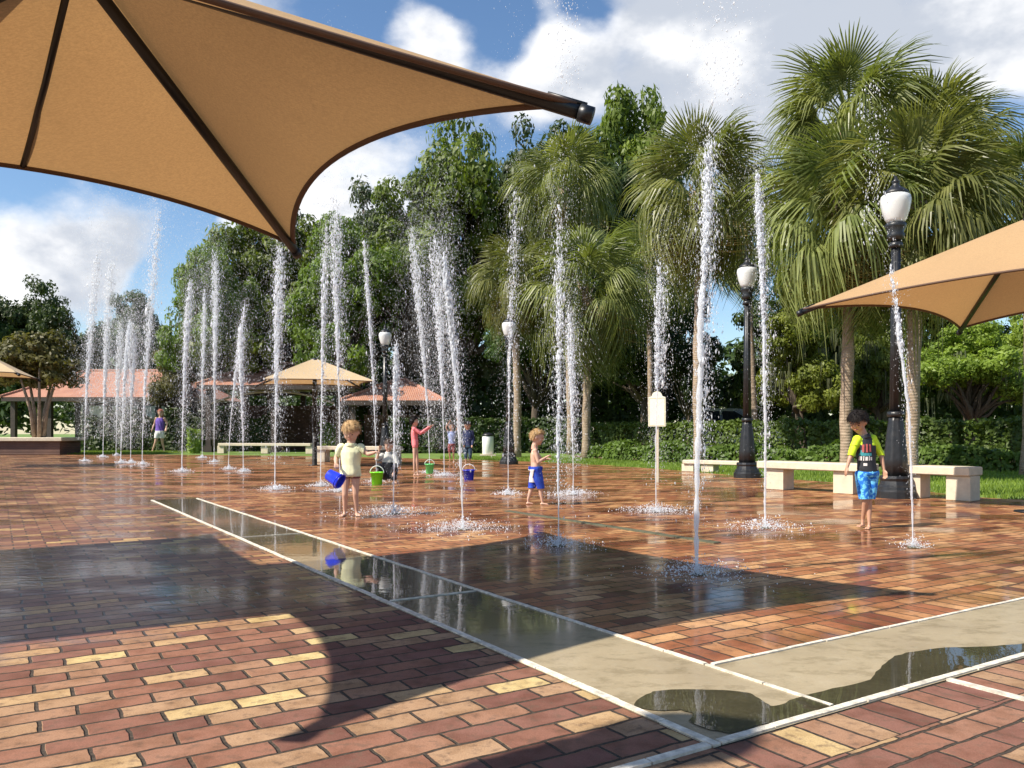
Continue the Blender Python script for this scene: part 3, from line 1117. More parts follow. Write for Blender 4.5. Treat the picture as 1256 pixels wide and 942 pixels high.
# neighbouring canopy outside the frame; its shade lies on the bricks at the left
canopy('neighbouring tan shade canopy standing beyond the left edge, seen only by its shade', (-6.76 + .42 * .845, 3.8 + .42 * .535), U, V, 2.1, 1.9, 3.2, 4.2, .05, M['fabric'], pr=.045)
cenR = np.array(G(985, 531 + 1650 / 10.9)) if False else np.array([3.9, 10.9]) + U * 1.9 - V * 1.95
canopy('tan shade canopy behind the near lamp post, its bright side facing the water', cenR, U, V, 1.9, 1.95, 2.65, 3.72, .16, M['fabric'], pr=.035, dip=.05)
canopy('small cream shade umbrella behind the girl with the blue bucket', ((386 - CX) * 25 / F, 25), np.array([.94, .34]), np.array([-.34, .94]), 1.62, 1.45, 2.52, 3.28, .10, M['fabric_pale'], pr=.03, dip=.04)
canopy('cream shade umbrella by the planter at the left edge', ((-32 - CX) * 24 / F, 24), np.array([.94, .34]), np.array([-.34, .94]), 1.4, 1.4, 2.70, 3.5, .10, M['fabric_pale'], pr=.03, dip=.04)

# ------------------------------------------------------------------ lamp posts


def lamp_post(label, loc, h=4.95):
    t = thing('lamp_post', label, 'street lamp', (loc[0], loc[1], 0), 0, 'black lamp posts with acorn globes')
    k_ = h / 4.95
    b = MB()
    b.lathe([(.30, 0), (.30, .10), (.27, .13), (.265, .17), (.235, .2), (.22, .26), (.235, .30), (.225, .34)], n=16)
    b.build('base', M['iron'], t)
    b = MB()
    b.lathe([(.18, .34), (.17, .6), (.14, .95), (.108, 1.18), (.10, 1.25)], n=32, rib=.05, ribn=8)
    b.lathe([(.12, 1.25), (.13, 1.29), (.12, 1.33)], n=20)
    b.build('plinth', M['iron'], t, True)
    b = MB()
    b.lathe([(.09, 1.33), (.076, 2.6), (.066, 3.98 * k_)], n=32, rib=.06, ribn=8)
    b.lathe([(.10, 3.86 * k_), (.105, 3.9 * k_), (.095, 3.94 * k_)], n=16)
    b.build('shaft', M['iron'], t, True)
    z = 4.0 * k_
    b = MB()
    b.lathe([(.075, z - .04), (.12, z), (.13, z + .06), (.11, z + .10), (.15, z + .17), (.155, z + .21), (.14, z + .24)], n=20)
    b.build('collar', M['iron'], t, True)
    b = MB()
    b.lathe([(.12, z + .24), (.155, z + .30), (.195, z + .42), (.218, z + .54), (.223, z + .60), (.21, z + .655), (.18, z + .68)], n=48, rib=.012, ribn=24)
    b.build('globe', M['globe'], t, True)
    b = MB()
    b.lathe([(.185, z + .675), (.195, z + .69), (.17, z + .73), (.12, z + .77), (.085, z + .79), (.055, z + .83), (.05, z + .86), (.07, z + .88), (.03, z + .91), (.015, z + .97)], n=24)
    b.build('finial_cap', M['iron'], t, True)
    return t


lamp_post('black lamp post standing behind the boy in the rash guard', (5.93, 12.6))
lamp_post('black lamp post left of the long stone bench', (5.25, 18.2))
lamp_post('black lamp post between the toddler and the white bin', (-.10, 26.0), 4.75)
lamp_post('black lamp post right of the small cream umbrella', (-4.45, 28.6), 4.75)
lamp_post('black lamp post standing at the left behind the viewer, seen only by its shade', (-3.33, .98))
b = thing('small_globe_lamp', 'tiny distant white globe lamp beside the near lamp post', 'street lamp', (P(1090, 531, 44)[0], 44, 0))
k = MB()
k.tube([(0, 0, 0), (0, 0, 2.5)], .06, 8)
k.build('post', M['iron'], b)
k = MB()
k.ball((0, 0, 2.72), .22, 14, 8)
k.build('globe', M['white'], b, True)

# ------------------------------------------------------------------ benches


def bench(label, p, q, legs=(.12, .88), h=.5, d=.46, th=.13, grp='stone slab benches'):
    p, q = np.array(p), np.array(q)
    L = np.linalg.norm(q - p)
    rz = math.atan2(q[1] - p[1], q[0] - p[0])
    t = thing('stone_bench', label, 'bench', (*((p + q) / 2), 0), rz, grp)
    b = MB()
    b.box((0, 0, h - th / 2), (L, d, th), bev=.015)
    b.build('seat_slab', M['stone'], t)
    for s in legs:
        b = MB()
        b.box(((s - .5) * L, 0, (h - th) / 2 - .001), (.34, d * .72, h - th - .004), bev=.008)
        b.build('leg', M['stone'], t)
    return t


bench('long pale stone bench left of the boy in the rash guard', (4.55, 14.7), (5.80, 13.15), (.16, .80))
bench('pale stone bench right of the near lamp post', (6.00, 12.95), (6.80, 11.95), (.30, .86))
bench('low stone bench in shade by the second lamp post', G(842, 578), G(925, 581), (.06, .36, .9), .30, .4, .10)
bench('distant long stone bench under the pavilion arch', (-14.3, 40.0), (-9.6, 39.2), (.02, .5, .98), .5, .5, .13)
bench('stone bench behind the girl with the blue bucket', (-6.7, 28.2), (-3.75, 27.2), (.06, .94), .55, .48, .13)

# ------------------------------------------------------------------ pavilion


def hip_roof(mb, x0, x1, y0, y1, ze, zr, inset):
    ym = (y0 + y1) / 2
    vs = [(x0, y0, ze), (x1, y0, ze), (x1, y1, ze), (x0, y1, ze), (x0 + inset, ym, zr), (x1 - inset, ym, zr)]
    mb.add(vs, [(0, 1, 5, 4), (1, 2, 5), (2, 3, 4, 5), (3, 0, 4), (3, 2, 1, 0)])


def pavilion(name, label, px0, px1, Y, eave, ridge, depth, inset, cols, wall=None, arch=False, cat='pavilion'):
    x0, x1 = (px0 - CX) * Y / F, (px1 - CX) * Y / F
    ze, zr = 1 + (HY - eave) * Y / F, 1 + (HY - ridge) * (Y + depth / 2) / F
    cx_ = (x0 + x1) / 2
    t = thing(name, label, cat, (cx_, Y, 0), 0, 'terracotta roofed park shelters')
    hw = (x1 - x0) / 2
    b = MB()
    hip_roof(b, -hw, hw, 0, depth, ze, zr, inset)
    b.build('roof', M['tile'], t)
    rc = MB()
    ym = depth / 2
    rc.tube([(-hw + inset, ym, zr + .02), (hw - inset, ym, zr + .02)], .10, 6)
    for sx in (-1, 1):
        rc.tube([(sx * hw, 0, ze + .03), (sx * (hw - inset), ym, zr + .03)], .09, 6)
    rc.build('ridge_tiles', M['tile'], t)
    for yy in (.06, depth - .06):
        b = MB()
        b.box((0, yy, ze - .13), (2 * hw - .1, .1, .22))
        b.build('fascia', M['wood'], t)
    for i in range(cols):
        for yy in (.5, depth - .5):
            b = MB()
            s = -1 + 2 * i / (cols - 1)
            b.box((s * (hw - .5), yy, (ze - .24) / 2), (.26, .26, ze - .245))
            b.box((s * (hw - .5), yy, .16), (.42, .42, .32))
            b.build('column', M['wood'], t)
    if wall:
        b = MB()
        a, c, z = wall
        b.box(((a + c) / 2 * hw, depth - .9, z / 2), ((c - a) * hw, .3, z))
        w = b.build('back_wall', M['wall'], t)
    if arch:
        b = MB()
        n = 14
        pts = []
        for i in range(n + 1):
            s = -1 + 2 * i / n
            pts.append((s * (hw - .7), .32, ze - .95 + .62 * (1 - s * s)))
        b.tube(pts, .06, 6)
        for i in range(2, n - 1, 2):
            b.tube([pts[i], (pts[i][0], .32, ze - .2)], .03, 5)
        b.build('arched_truss', M['beam'], t)
    return t


pavilion('pavilion', 'long low park building with terracotta roof at the left', 0, 245, 47, 487, 455, 8, 3.0, 6, (.15, 1.0, 1.4))
pavilion('pavilion', 'raised terracotta hip roofed pavilion with arched truss behind the cream umbrella', 240, 425, 42, 472, 446, 7, 2.2, 3, (-1, 1, 2.6), True)
pavilion('pavilion', 'low terracotta roofed shelter right of the cream umbrella', 418, 545, 40, 491, 466, 6, 2.3, 3, (-.9, .3, 2.0))
# sunlit white building seen through the left one
t = thing('white_house', 'white sunlit building glimpsed through the left shelter', 'building', (P(150, 531, 62)[0], 62, 0))
b = MB()
b.box((0, 0, 1.75), (4.4, 5, 3.5))
b.build('wall', M['plaster'], t)
b = MB()
hip_roof(b, -2.6, 2.6, -3, 3, 3.5, 4.4, 2.2)
b.build('roof', M['tile'], t)
for xx in (-1.2, 1.2):
    b = MB()
    b.box((xx, -2.52, 1.7), (1.1, .06, 1.2))
    b.build('window', M['glass'], t)
t = thing('orange_house', 'small orange house far behind the boy in the rash guard', 'house', (P(1086, 531, 58)[0], 58, 0))
b = MB()
b.box((0, 0, 1.25), (2.6, 3, 2.5))
b.build('wall', M['orange_wall'], t)
b = MB()
hip_roof(b, -1.6, 1.6, -1.8, 1.8, 2.5, 3.1, 1.0)
b.build('roof', M['tile'], t)
b = MB()
b.box((.3, -1.52, 1.5), (.7, .06, .8))
b.build('window', M['glass'], t)
# planter
x0 = P(30, 531, 37)[0]
t = thing('brick_planter', 'dark brick planter with pale stone cap at the left', 'planter', (x0, 37, 0))
b = MB()
b.box((0, .9, .31), (3.2, 1.8, .62))
b.build('wall', M['wall'], t)
b = MB()
b.box((0, .9, .71), (3.5, 2.1, .17), bev=.02)
b.build('cap', M['stone'], t)

# sign, bin, cars ---------------------------------------------------------
sx, sY = P(806, 531, 16.5)[:2]
t = thing('park_sign', 'cream park sign board with stepped rounded top on a post', 'sign', (sx, sY, 0), -.42)
hw, z0, z1 = .175, 1.0 + (HY - 523) * sY / F, 1.0 + (HY - 480) * sY / F
prof = [(-hw, z0), (hw, z0), (hw, z1 - .12), (hw * .62, z1 - .10)] + [(hw * .6 * math.cos(a), z1 - .10 + .10 * math.sin(a)) for a in np.linspace(.25, PI - .25, 9)] + [(-hw * .62, z1 - .10), (-hw, z1 - .12)]
b = MB()
n = len(prof)
b.add([(x, -.02, z) for x, z in prof] + [(x, .02, z) for x, z in prof], [tuple(range(n)), tuple(reversed(range(n, 2 * n)))] + [(i, n + i, n + (i + 1) % n, (i + 1) % n) for i in range(n)])
bd = b.build('board', M['sign'], t)
b = MB()
for xa, za, xb, zb in ((-hw + .02, z0 + .02, hw - .02, z0 + .02), (hw - .02, z0 + .02, hw - .02, z1 - .14), (-hw + .02, z0 + .02, -hw + .02, z1 - .14), (-hw + .02, z1 - .14, hw - .02, z1 - .14)):
    b.tube([(xa, -.021, za), (xb, -.021, zb)], .004, 5)
b.build('border', M['signline'], bd)
b = MB()
b.box((0, .045, z0 / 2 + .15), (.05, .05, z0 + .3))
b.build('post', M['post'], t)

t = thing('waste_bin', 'white cylindrical waste bin with dark lid at the lawn edge', 'bin', (P(598.5, 531, 36)[0], 36, 0))
b = MB()
b.lathe([(.22, .05), (.25, .08), (.25, .82), (.235, .86)], n=20)
b.build('drum', M['white'], t, True)
b = MB()
b.lathe([(.26, .86), (.26, .92), (.15, .99), (.05, 1.01)], n=20)
b.build('lid', M['iron'], t, True)
b = MB()
b.box((0, 0, .025), (.7, .7, .05))
b.build('pad', M['stone'], t)


def car(label, px, Y, h, L, mat, rz):
    t = thing('parked_car', label, 'car', (P(px, 531, Y)[0], Y, 0), rz, 'cars parked behind the hedge')
    w = L * .40
    prof = [(-.5, .17), (.5, .17), (.5, .45), (.47, .52), (.27, .58), (.16, .97), (.05, 1.0), (-.36, 1.0), (-.46, .62), (-.5, .55)]
    pts = [(x * L, z * h) for x, z in prof]
    n = len(pts)
    b = MB()
    ins = [0 if z < .6 * h else .12 * w for x, z in pts]
    b.add([(x, -w / 2 + i, z) for (x, z), i in zip(pts, ins)] + [(x, w / 2 - i, z) for (x, z), i in zip(pts, ins)], [tuple(range(n)), tuple(reversed(range(n, 2 * n)))] + [(i, n + i, n + (i + 1) % n, (i + 1) % n) for i in range(n)])
    b.build('body', mat, t)
    for s in (-1, 1):
        for xa, xb, xc, xd in ((-.40, -.16, -.16, -.35), (-.13, .23, .13, -.13)):
            y0, y1 = s * (w / 2 + .004 - .02 * w), s * (w / 2 + .012 - .12 * w)
            b = MB()
            b.add([(xa * L, y0, .63 * h), (xb * L, y0, .63 * h), (xc * L, y1, .94 * h), (xd * L, y1, .94 * h)], [(0, 1, 2, 3)])
            b.build('window', M['glass'], t)
        for xx in (-.31, .32):
            b = MB()
            r_ = .19 * h
            b.tube([(xx * L, s * (w / 2 - .16), r_), (xx * L, s * (w / 2 + .02), r_)], r_, 18)
            wh = b.build('wheel', M['rubber'], t)
            b = MB()
            b.tube([(xx * L, s * (w / 2 - .1), r_), (xx * L, s * (w / 2 + .03), r_)], r_ * .55, 14)
            b.build('rim', M['white'], wh)
    return t


car('silver blue car glimpsed above the hedge near the second lamp', 892, 46, 2.35, 5.6, M['carpaint'], .2)

# ------------------------------------------------------------------ water jets
OCT_V = np.array([(1, 0, 0), (0, 1, 0), (-1, 0, 0), (0, -1, 0), (0, 0, 1), (0, 0, -1)], float)
OCT_F = np.array([(0, 1, 4), (1, 2, 4), (2, 3, 4), (3, 0, 4), (1, 0, 5), (2, 1, 5), (3, 2, 5), (0, 3, 5)])


def droplets(pos, rad, stretch):
    n = len(pos)
    sc = np.stack([rad, rad, rad * stretch], 1)
    ang = R.uniform(0, PI, n)
    ca, sa = np.cos(ang)[:, None], np.sin(ang)[:, None]
    vx = OCT_V[None, :, 0] * ca - OCT_V[None, :, 1] * sa
    vy = OCT_V[None, :, 0] * sa + OCT_V[None, :, 1] * ca
    v = np.stack([vx, vy, np.broadcast_to(OCT_V[None, :, 2], vx.shape)], 2) * sc[:, None, :] + pos[:, None, :]
    f = OCT_F[None] + (np.arange(n) * 6)[:, None, None]
    return npmesh_idx('spray', v.reshape(-1, 3), f.reshape(-1, 3))


def jet(xb, yb, xt, yt, wpx, dens, solid, label, mist=.5, rise=0.0, r0=.016, splash=.35, ctrl=None):
    """one jet: base pixel, top pixel, plume width (photo px), droplet density, share of the height that is an unbroken stream"""
    X, Y = G(xb, yb)
    px = Y / F
    H = 1 + (HY - yt) * px
    dx = (xt - xb) * px
    w = max(wpx * px / 2, .03)
    t = thing('water_jet', label, 'water jet', (X, Y, 0), 0, 'water jets rising from the splash plaza')
    def axis(s):
        s = np.asarray(s)
        return np.stack([dx * s ** 1.6, .05 * np.sin(s * 3 + xb), H * s], -1)
    # stream
    hs = solid
    n = int(max(14, hs * H * 22))
    b = MB()
    ss = np.linspace(0, hs, n)
    pts = axis(ss)
    rad = r0 * .42 * (1 + .9 * ss) * R.uniform(.65, 1.35, n)
    rad[-1] *= .2
    wz = ss * H
    amp = .0015 + .012 * np.clip(ss / max(hs, .01) - .35, 0, 1)
    pts[:, 0] += amp * (np.sin(wz * 5 + xb) + .6 * np.sin(wz * 13 + yb)) + R.normal(0, .0012, n)
    pts[:, 1] += amp * np.cos(wz * 6 + xt)
    b.tube([tuple(p) for p in pts], list(rad), 7)
    b.build('stream', M['water'], t, True)
    # broken water: rises in ropes, then falls around
    m_ = int(dens * (1.5 + Y / 16))
    s0 = max(.05, solid - .22)
    q_ = R.beta(1.35, 1.5, m_)
    s = s0 + (1 - s0) * q_
    top = np.clip((1 - q_) / .35, 0, 1) ** .6
    sig = w * (.07 + .55 * q_ ** 1.3) * .62 * (.25 + .75 * top)
    fall = R.uniform(size=m_) < .42                      # part of it is already falling, a little outside
    sig = np.where(fall, w * (.30 + .45 * (1 - q_)) * R.choice([.5, 1, 1.5], m_), sig)
    s = np.where(fall, s0 * .4 + (1 - s0 * .4) * R.beta(2.0, 1.6, m_), s)
    fall_off = np.where(fall, 1.0, 0.0)
    c = axis(s)
    # ropes
    nr = 5
    ra = R.uniform(0, 2 * PI, nr)
    rk = R.integers(0, nr, m_)
    rope = np.stack([np.cos(ra[rk] + 2.2 * s), np.sin(ra[rk] + 2.2 * s)], 1) * (sig * .9 * (1 - fall_off))[:, None]
    pos = c.copy()
    pos[:, :2] += rope + R.normal(0, 1, (m_, 2)) * (sig * .55)[:, None]
    pos[:, 2] += R.normal(0, .05, m_)
    pos[:, 0] += fall_off * w * (.25 if xt <= xb else .45) * (1 if xb > 400 else .4)
    rmin = .0024 + .00019 * Y
    rad = rmin * R.lognormal(-.05, .5, m_) * np.where(fall, .72, 1.0)
    if xb == 805:                                          # this one stays whole until it has passed the sign
        pos = pos[pos[:, 2] > .50 * H]
        rad = rad[:len(pos)]
    me = droplets(pos, rad, R.uniform(1.4, 4.2, len(pos)))
    link('broken_water', me, M['drops'], t)['kind'] = 'stuff'
    # falling fine drops
    k_ = int(dens * mist * (3.4 + Y / 7))
    if k_:
        s = R.uniform(.05, 1.0, k_) ** .75
        s = np.where(R.uniform(size=k_) < .22, 1 + R.exponential(.10 + rise, k_), s)
        pos = axis(np.minimum(s, 1.0))
        pos[:, 2] = H * s
        sg = w * (.45 + .6 * np.minimum(s, 1.1)) * R.choice([.6, 1, 1.6], k_)
        pos[:, :2] += R.normal(0, 1, (k_, 2)) * sg[:, None]
        ok = (pos[:, 2] > .02)
        pos = pos[ok]
        rad = rmin * .43 * R.lognormal(0, .45, len(pos))
        link('fine_spray', droplets(pos, rad, R.uniform(1.2, 3.6, len(pos))), M['mist'], t)['kind'] = 'stuff'
    if ctrl:                                               # water thrown clear above the jet
        k2 = 420
        cx2, c0, c1, wv = ctrl
        zz = np.array([1 + (HY - v) * px for v in R.uniform(c0, c1, k2)])
        pos = np.stack([(cx2 - xb) * px + R.normal(0, wv * px, k2), R.normal(0, wv * px, k2), zz], 1)
        link('thrown_drops', droplets(pos, rmin * .8 * R.lognormal(0, .5, k2), R.uniform(1.2, 3, k2)), M['drops'], t)['kind'] = 'stuff'
    nz = MB()
    nz.lathe([(.055, .003), (.055, .008), (.03, .010), (.028, .004)], n=16)
    nz.build('nozzle', M['drain'], t)
    # splash on the bricks
    q = int(2600 * splash + 80)
    a = R.uniform(0, 2 * PI, q)
    rr = np.abs(R.normal(0, 1, q)) * splash * .56
    pos = np.stack([rr * np.cos(a), rr * np.sin(a), np.abs(R.normal(0, .055, q)) * np.exp(-rr / (splash + .1)) + .008], 1)
    rad = rmin * .9 * R.lognormal(0, .45, q)
    link('splash', droplets(pos, rad, R.uniform(.5, 1.4, q)), M['foam'], t)['kind'] = 'stuff'
    return t


JETS = [
    (856, 705, 866, 165, 34, 2000, .66, 'nearest thick water jet, rising straight behind the bottom of the shade patch', .7, .1, .034, .45, (892, -30, 130, 16)),
    (939, 648, 928, 215, 20, 1900, .72, 'tall solid jet left of the stone bench', .5, .05, .024, .45),
    (1121, 672, 1089, 330, 12, 380, .85, 'leaning jet passing in front of the near lamp post', .8, .25, .018, .15, (1072, 100, 300, 9)),
    (805, 628, 809, 325, 26, 1500, .55, 'jet rising in front of the cream sign with a thick white head', .6, .05, .015, .5),
    (685, 670, 684, 250, 34, 950, .40, 'thin tall jet with ragged scattered spray in the shade patch', 1.2, .12, .014, .35, (696, -30, 110, 9)),
    (703, 607, 698, 375, 26, 1300, .5, 'jet with a bright white head right of the toddler', .9, .1, .014, .45),
    (623, 607, 631, 235, 26, 700, .5, 'slim jet passing in front of the third lamp post', 1.4, .2, .014, .25),
    (567, 650, 546, 320, 18, 2400, .85, 'strong bending jet with foamy base in front of the blue bucket on the ground', .5, .05, .024, .6),
    (545, 584, 532, 292, 44, 1900, .55, 'wide veil of water right of the girl in pink', 1.3, .08, .022, .3),
    (527, 580, 504, 278, 36, 1500, .5, 'second veil of water reached by the girl in pink', 1.3, .08, .022, .3),
    (483, 630, 484, 420, 20, 1100, .7, 'jet with splashing foot right of the girl with the blue bucket', .4, .05, .019, .65),
    (462, 592, 446, 295, 14, 900, .6, 'thin jet just left of the fourth lamp post', .6, .1, .018, .25),
    (416, 603, 411, 238, 34, 1700, .6, 'tall jet directly behind the girl with the blue bucket', .9, .1, .02, .25),
    (394, 597, 400, 275, 22, 1100, .6, 'slender jet at the post of the small cream umbrella', .9, .1, .02, .25),
    (338, 601, 342, 300, 32, 1900, .55, 'bright jet in front of the left half of the small cream umbrella', .8, .05, .022, .3),
    (299, 579, 295, 398, 20, 1200, .6, 'short jet with bright rounded head at the raised pavilion', .6, .05, .022, .2),
    (281, 576, 300, 372, 16, 600, .6, 'faint leaning jet crossing the raised pavilion', .8, .1, .018, .2),
    (263, 567, 263, 308, 26, 1800, .5, 'tall bright jet left of the raised pavilion', .8, .05, .026, .2),
    (248, 562, 250, 352, 18, 900, .5, 'faint jet between two brighter ones left of the raised pavilion', .9, .05, .022, .2),
    (224, 579, 233, 345, 22, 1500, .6, 'jet with heavy foot right of the woman in purple', .9, .05, .024, .25),
    (104, 566, 120, 308, 26, 1300, .45, 'leftmost jet, tall and misty, beside the planter', 1.6, .1, .026, .2),
    (126, 561, 137, 318, 30, 1500, .45, 'wide misty jet second from the planter', 1.6, .1, .03, .2),
    (143, 559, 147, 395, 20, 800, .5, 'small faint jet between the misty ones', 1.4, .1, .025, .15),
    (149, 568, 160, 392, 18, 1500, .6, 'short bright white jet among the misty ones', .8, .05, .026, .2),
    (161, 568, 163, 402, 22, 900, .6, 'short jet hugging the bright white one', 1.2, .05, .026, .2),
    (175, 570, 192, 258, 28, 1500, .4, 'tallest misty jet left of the woman in purple', 1.8, .04, .026, .2),
]
for a in JETS:
    jet(*a[:12], ctrl=a[12] if len(a) > 12 else None)

# ------------------------------------------------------------------ people
M['skin'] = simple('fair_skin', (.56, .34, .245), .5, .06, 8)
M['skin_tan'] = simple('tanned_skin', (.46, .255, .165), .5, .06, 8)
M['blond'] = simple('blond_hair', (.42, .26, .11), .6, .3, 30, .4)
M['brown_hair'] = simple('brown_hair', (.07, .04, .025), .5, .3, 30, .4)
M['black_hair'] = simple('black_hair', (.012, .009, .008), .6, .3, 30, .4, 0, .15)
M['red_hair'] = simple('reddish_hair', (.40, .15, .10), .6, .3, 30, .4)
M['eye'] = simple('dark_eyes', (.02, .015, .012), .2)
M['lips'] = simple('lips', (.42, .14, .11), .5)
M['pale_shirt'] = simple('pale_yellow_shirt', (.74, .74, .46), .8, .16, 9, .2)
M['swim_bottom'] = simple('wine_swim_bottoms', (.16, .045, .045), .7)
M['neon'] = simple('neon_yellow_cloth', (.60, .85, .02), .7, .06)
M['black_cloth'] = simple('black_cloth', (.02, .022, .028), .7)
M['pink'] = simple('coral_pink_cloth', (.75, .19, .20), .7, .1)
M['navy'] = simple('navy_cloth', (.02, .03, .09), .8)
M['denim'] = simple('dark_teal_cloth', (.025, .06, .10), .8)
M['purple'] = simple('purple_cloth', (.13, .07, .36), .8)
M['white_cloth'] = simple('white_cloth', (.70, .68, .66), .85, .1)
M['grey_cloth'] = simple('light_grey_cloth', (.50, .50, .46), .85, .12)
M['bluewhite'] = simple('blue_white_cloth', (.30, .36, .58), .85, .5, 18)
M['wine'] = simple('dark_red_cloth', (.22, .05, .05), .8)


def pattern_cloth(name, c1, c2, scale, lo, hi):
    m = N(name)
    f = m.noise(m.coord(), scale, 2)
    m.set(Base_Color=m.ramp(f, [(lo, c1), (hi, c2)]), Roughness=.75)
    m.bump(m.noise(m.coord(), 40, 3), .2, .01)
    return m.m


M['aqua_print'] = pattern_cloth('bright_blue_print', (.008, .16, .62), (.16, .56, .85), 24, .47, .56)
M['royal_print'] = pattern_cloth('royal_blue_print', (.012, .045, .42), (.02, .09, .55), 9, .5, .6)
M['blue_plastic'] = simple('blue_bucket_plastic', (.012, .03, .62), .3, .06)
M['green_plastic'] = simple('green_bucket_plastic', (.15, .72, .20), .3, .06)
M['lime_plastic'] = simple('lime_bucket_plastic', (.22, .80, .02), .3, .06)
M['teal'] = simple('teal_print', (.05, .30, .34), .7)
M['redprint'] = simple('red_print', (.45, .10, .09), .7)


def person(label, loc, J, fwd, look, skin, hair, clothes, voxel=.008, hair_line=.1, hair_back=-.2, curl=.5, category='child', fat=1.0, hair_off=.014, long_hair=None):
    root = thing('person', label, category, (loc[0], loc[1], 0), 0, 'people playing in the water')
    fwd = Vector(fwd).normalized()
    up = Vector((0, 0, 1))
    look = Vector(look).normalized()
    mb = MB()
    bones = []
    sl, sr = J['sh_l'], J['sh_r']
    hl, hr_ = J['hip_l'], J['hip_r']
    hc, hr = J['head'], J['hr']
    neck = J['neck']
    pel = (hl + hr_) / 2
    sw = (sr - sl).length / 2
    side_s = (sr - sl).normalized()
    side_h = (hr_ - hl).normalized()
    chest = (sl + sr) / 2

    def limb(tag_, pts, rad):
        mb.tube(pts, rad, 10)
        for p, r in zip(pts, rad):
            mb.ball(p, r, 10, 6)
        for a, b, ra in zip(pts[:-1], pts[1:], rad):
            bones.append((tag_, a, b, ra))

    # torso loft
    secs = []
    for f, wk, dk in ((-.06, .62, .58), (.0, .86, .66), (.12, .92, .64), (.35, .80, .60), (.6, .88, .62), (.82, .98, .58), (.97, .80, .44), (1.06, .40, .34)):
        c = pel.lerp(chest, f)
        s = side_h.lerp(side_s, max(0, min(1, f))).normalized()
        secs.append((c, s, sw * wk * fat, sw * dk * fat))
    vs, fs, n = [], [], 16
    for c, s, w_, d_ in secs:
        t = (chest - pel).normalized()
        f_ = t.cross(s).normalized()
        for k_ in range(n):
            a = 2 * PI * k_ / n
            vs.append(c + s * (w_ * math.cos(a)) + f_ * (d_ * math.sin(a)))
    for i in range(len(secs) - 1):
        for k_ in range(n):
            j = (k_ + 1) % n
            fs.append((i * n + k_, i * n + j, i * n + n + j, i * n + n + k_))
    fs.append(tuple(reversed(range(n))))
    fs.append(tuple(range((len(secs) - 1) * n, len(secs) * n)))
    mb.add(vs, fs)
    bones.append(('torso', pel, chest, sw * .68))
    # neck and head
    hup = (up - look * up.dot(look)).normalized()
    hs = look.cross(hup)
    mb.tube([chest.lerp(neck, .3), neck, hc - hup * hr * .45], [hr * .5, hr * .42, hr * .45], 10)
    bones.append(('neck', chest.lerp(neck, .5), neck, hr * .42))
    ax = (hs, look, hup)
    mb.ball(hc + hup * hr * .12 - look * hr * .05, (hr * .78, hr * .90, hr * .88), 16, 10, ax)
    mb.ball(hc - hup * hr * .42 + look * hr * .16, (hr * .58, hr * .60, hr * .56), 12, 8, ax)
    mb.ball(hc - hup * hr * .10 + look * hr * .80, (hr * .11, hr * .16, hr * .15), 8, 6, ax)
    mb.ball(hc - hup * hr * .85 + look * hr * .45, (hr * .2, hr * .2, hr * .14), 8, 6, ax)
    for s in (-1, 1):
        mb.ball(hc + hs * (s * hr * .78) - hup * hr * .04 - look * hr * .05, (hr * .09, hr * .17, hr * .25), 8, 6, ax)
        mb.ball(hc + hs * (s * hr * .36) - hup * hr * .32 + look * hr * .48, (hr * .26, hr * .22, hr * .24), 8, 6, ax)
    bones.append(('head', hc - hup * hr * .3, hc + hup * hr * .2, hr * .85))
    ar = sw * .30 * fat
    for s in 'lr':
        a, b, c = J['sh_' + s], J['el_' + s], J['wr_' + s]
        mb.ball(a, ar * 1.12, 10, 6)
        limb('arm_' + s, [a, a.lerp(b, .5), b], [ar * 1.02, ar * .92, ar * .74])
        limb('fore_' + s, [b, b.lerp(c, .35), c], [ar * .74, ar * .76, ar * .50])
        # hand
        hl_ = J.get('hand', .105)
        d = J.get('hd_' + s)
        d = (d - c).normalized() if d is not None else (c - b).normalized()
        ref = J.get('pn_' + s, Vector((0, -.3, -1)))
        pn = (ref - d * ref.dot(d)).normalized()
        q = d.cross(pn)
        fr = max(.0068, hl_ * .062)
        mb.tube([c - d * .01, c + d * hl_ * .15, c + d * hl_ * .5], [ar * .50, hl_ * .22, hl_ * .24], 10, flat=.55) if False else None
        for o_ in (-.17, 0, .17):
            mb.tube([c, c + d * hl_ * .22 + q * (o_ * hl_ * .9), c + d * hl_ * .52 + q * (o_ * hl_ * 1.05)], [ar * .40, hl_ * .125, hl_ * .10], 8)
        for o_, ln in ((-.25, .40), (-.085, .47), (.085, .45), (.25, .35)):
            k0 = c + d * hl_ * .48 + q * (o_ * hl_)
            k1 = k0 + (d * (1 - .3 * curl) + pn * .55 * curl + q * o_ * .25).normalized() * hl_ * ln * .55
            k2 = k1 + (d * (1 - 1.1 * curl) + pn * 1.2 * curl).normalized() * hl_ * ln * .5
            mb.tube([k0, k1, k2], [fr * 1.1, fr, fr * .85], 7)
            mb.ball(k2, fr * .85, 6, 4)
        sg = -1 if s == 'l' else 1
        th = c + d * hl_ * .16 - q * (sg * hl_ * .2)
        mb.tube([c + d * hl_ * .08, th, th + (d * .8 - q * sg * .55 + pn * .5 * curl).normalized() * hl_ * .2, th + (d * 1.2 - q * sg * .35 + pn * .9 * curl).normalized() * hl_ * .38], [fr * 1.5, fr * 1.5, fr * 1.15, fr * .9], 7)
        bones.append(('hand_' + s, c, c + d * hl_, hl_ * .15))
        lr = sw * .46 * fat
        h_, k_, a_, t_ = J['hip_' + s], J['kn_' + s], J['an_' + s], J['toe_' + s]
        limb('thigh_' + s, [h_, h_.lerp(k_, .45), k_], [lr * 1.05, lr * .92, lr * .66])
        ct = k_.lerp(a_, .32) - (t_ - a_).normalized() * lr * .12
        limb('shin_' + s, [k_, ct, a_], [lr * .66, lr * .64, lr * .40])
        fd = (t_ - a_)
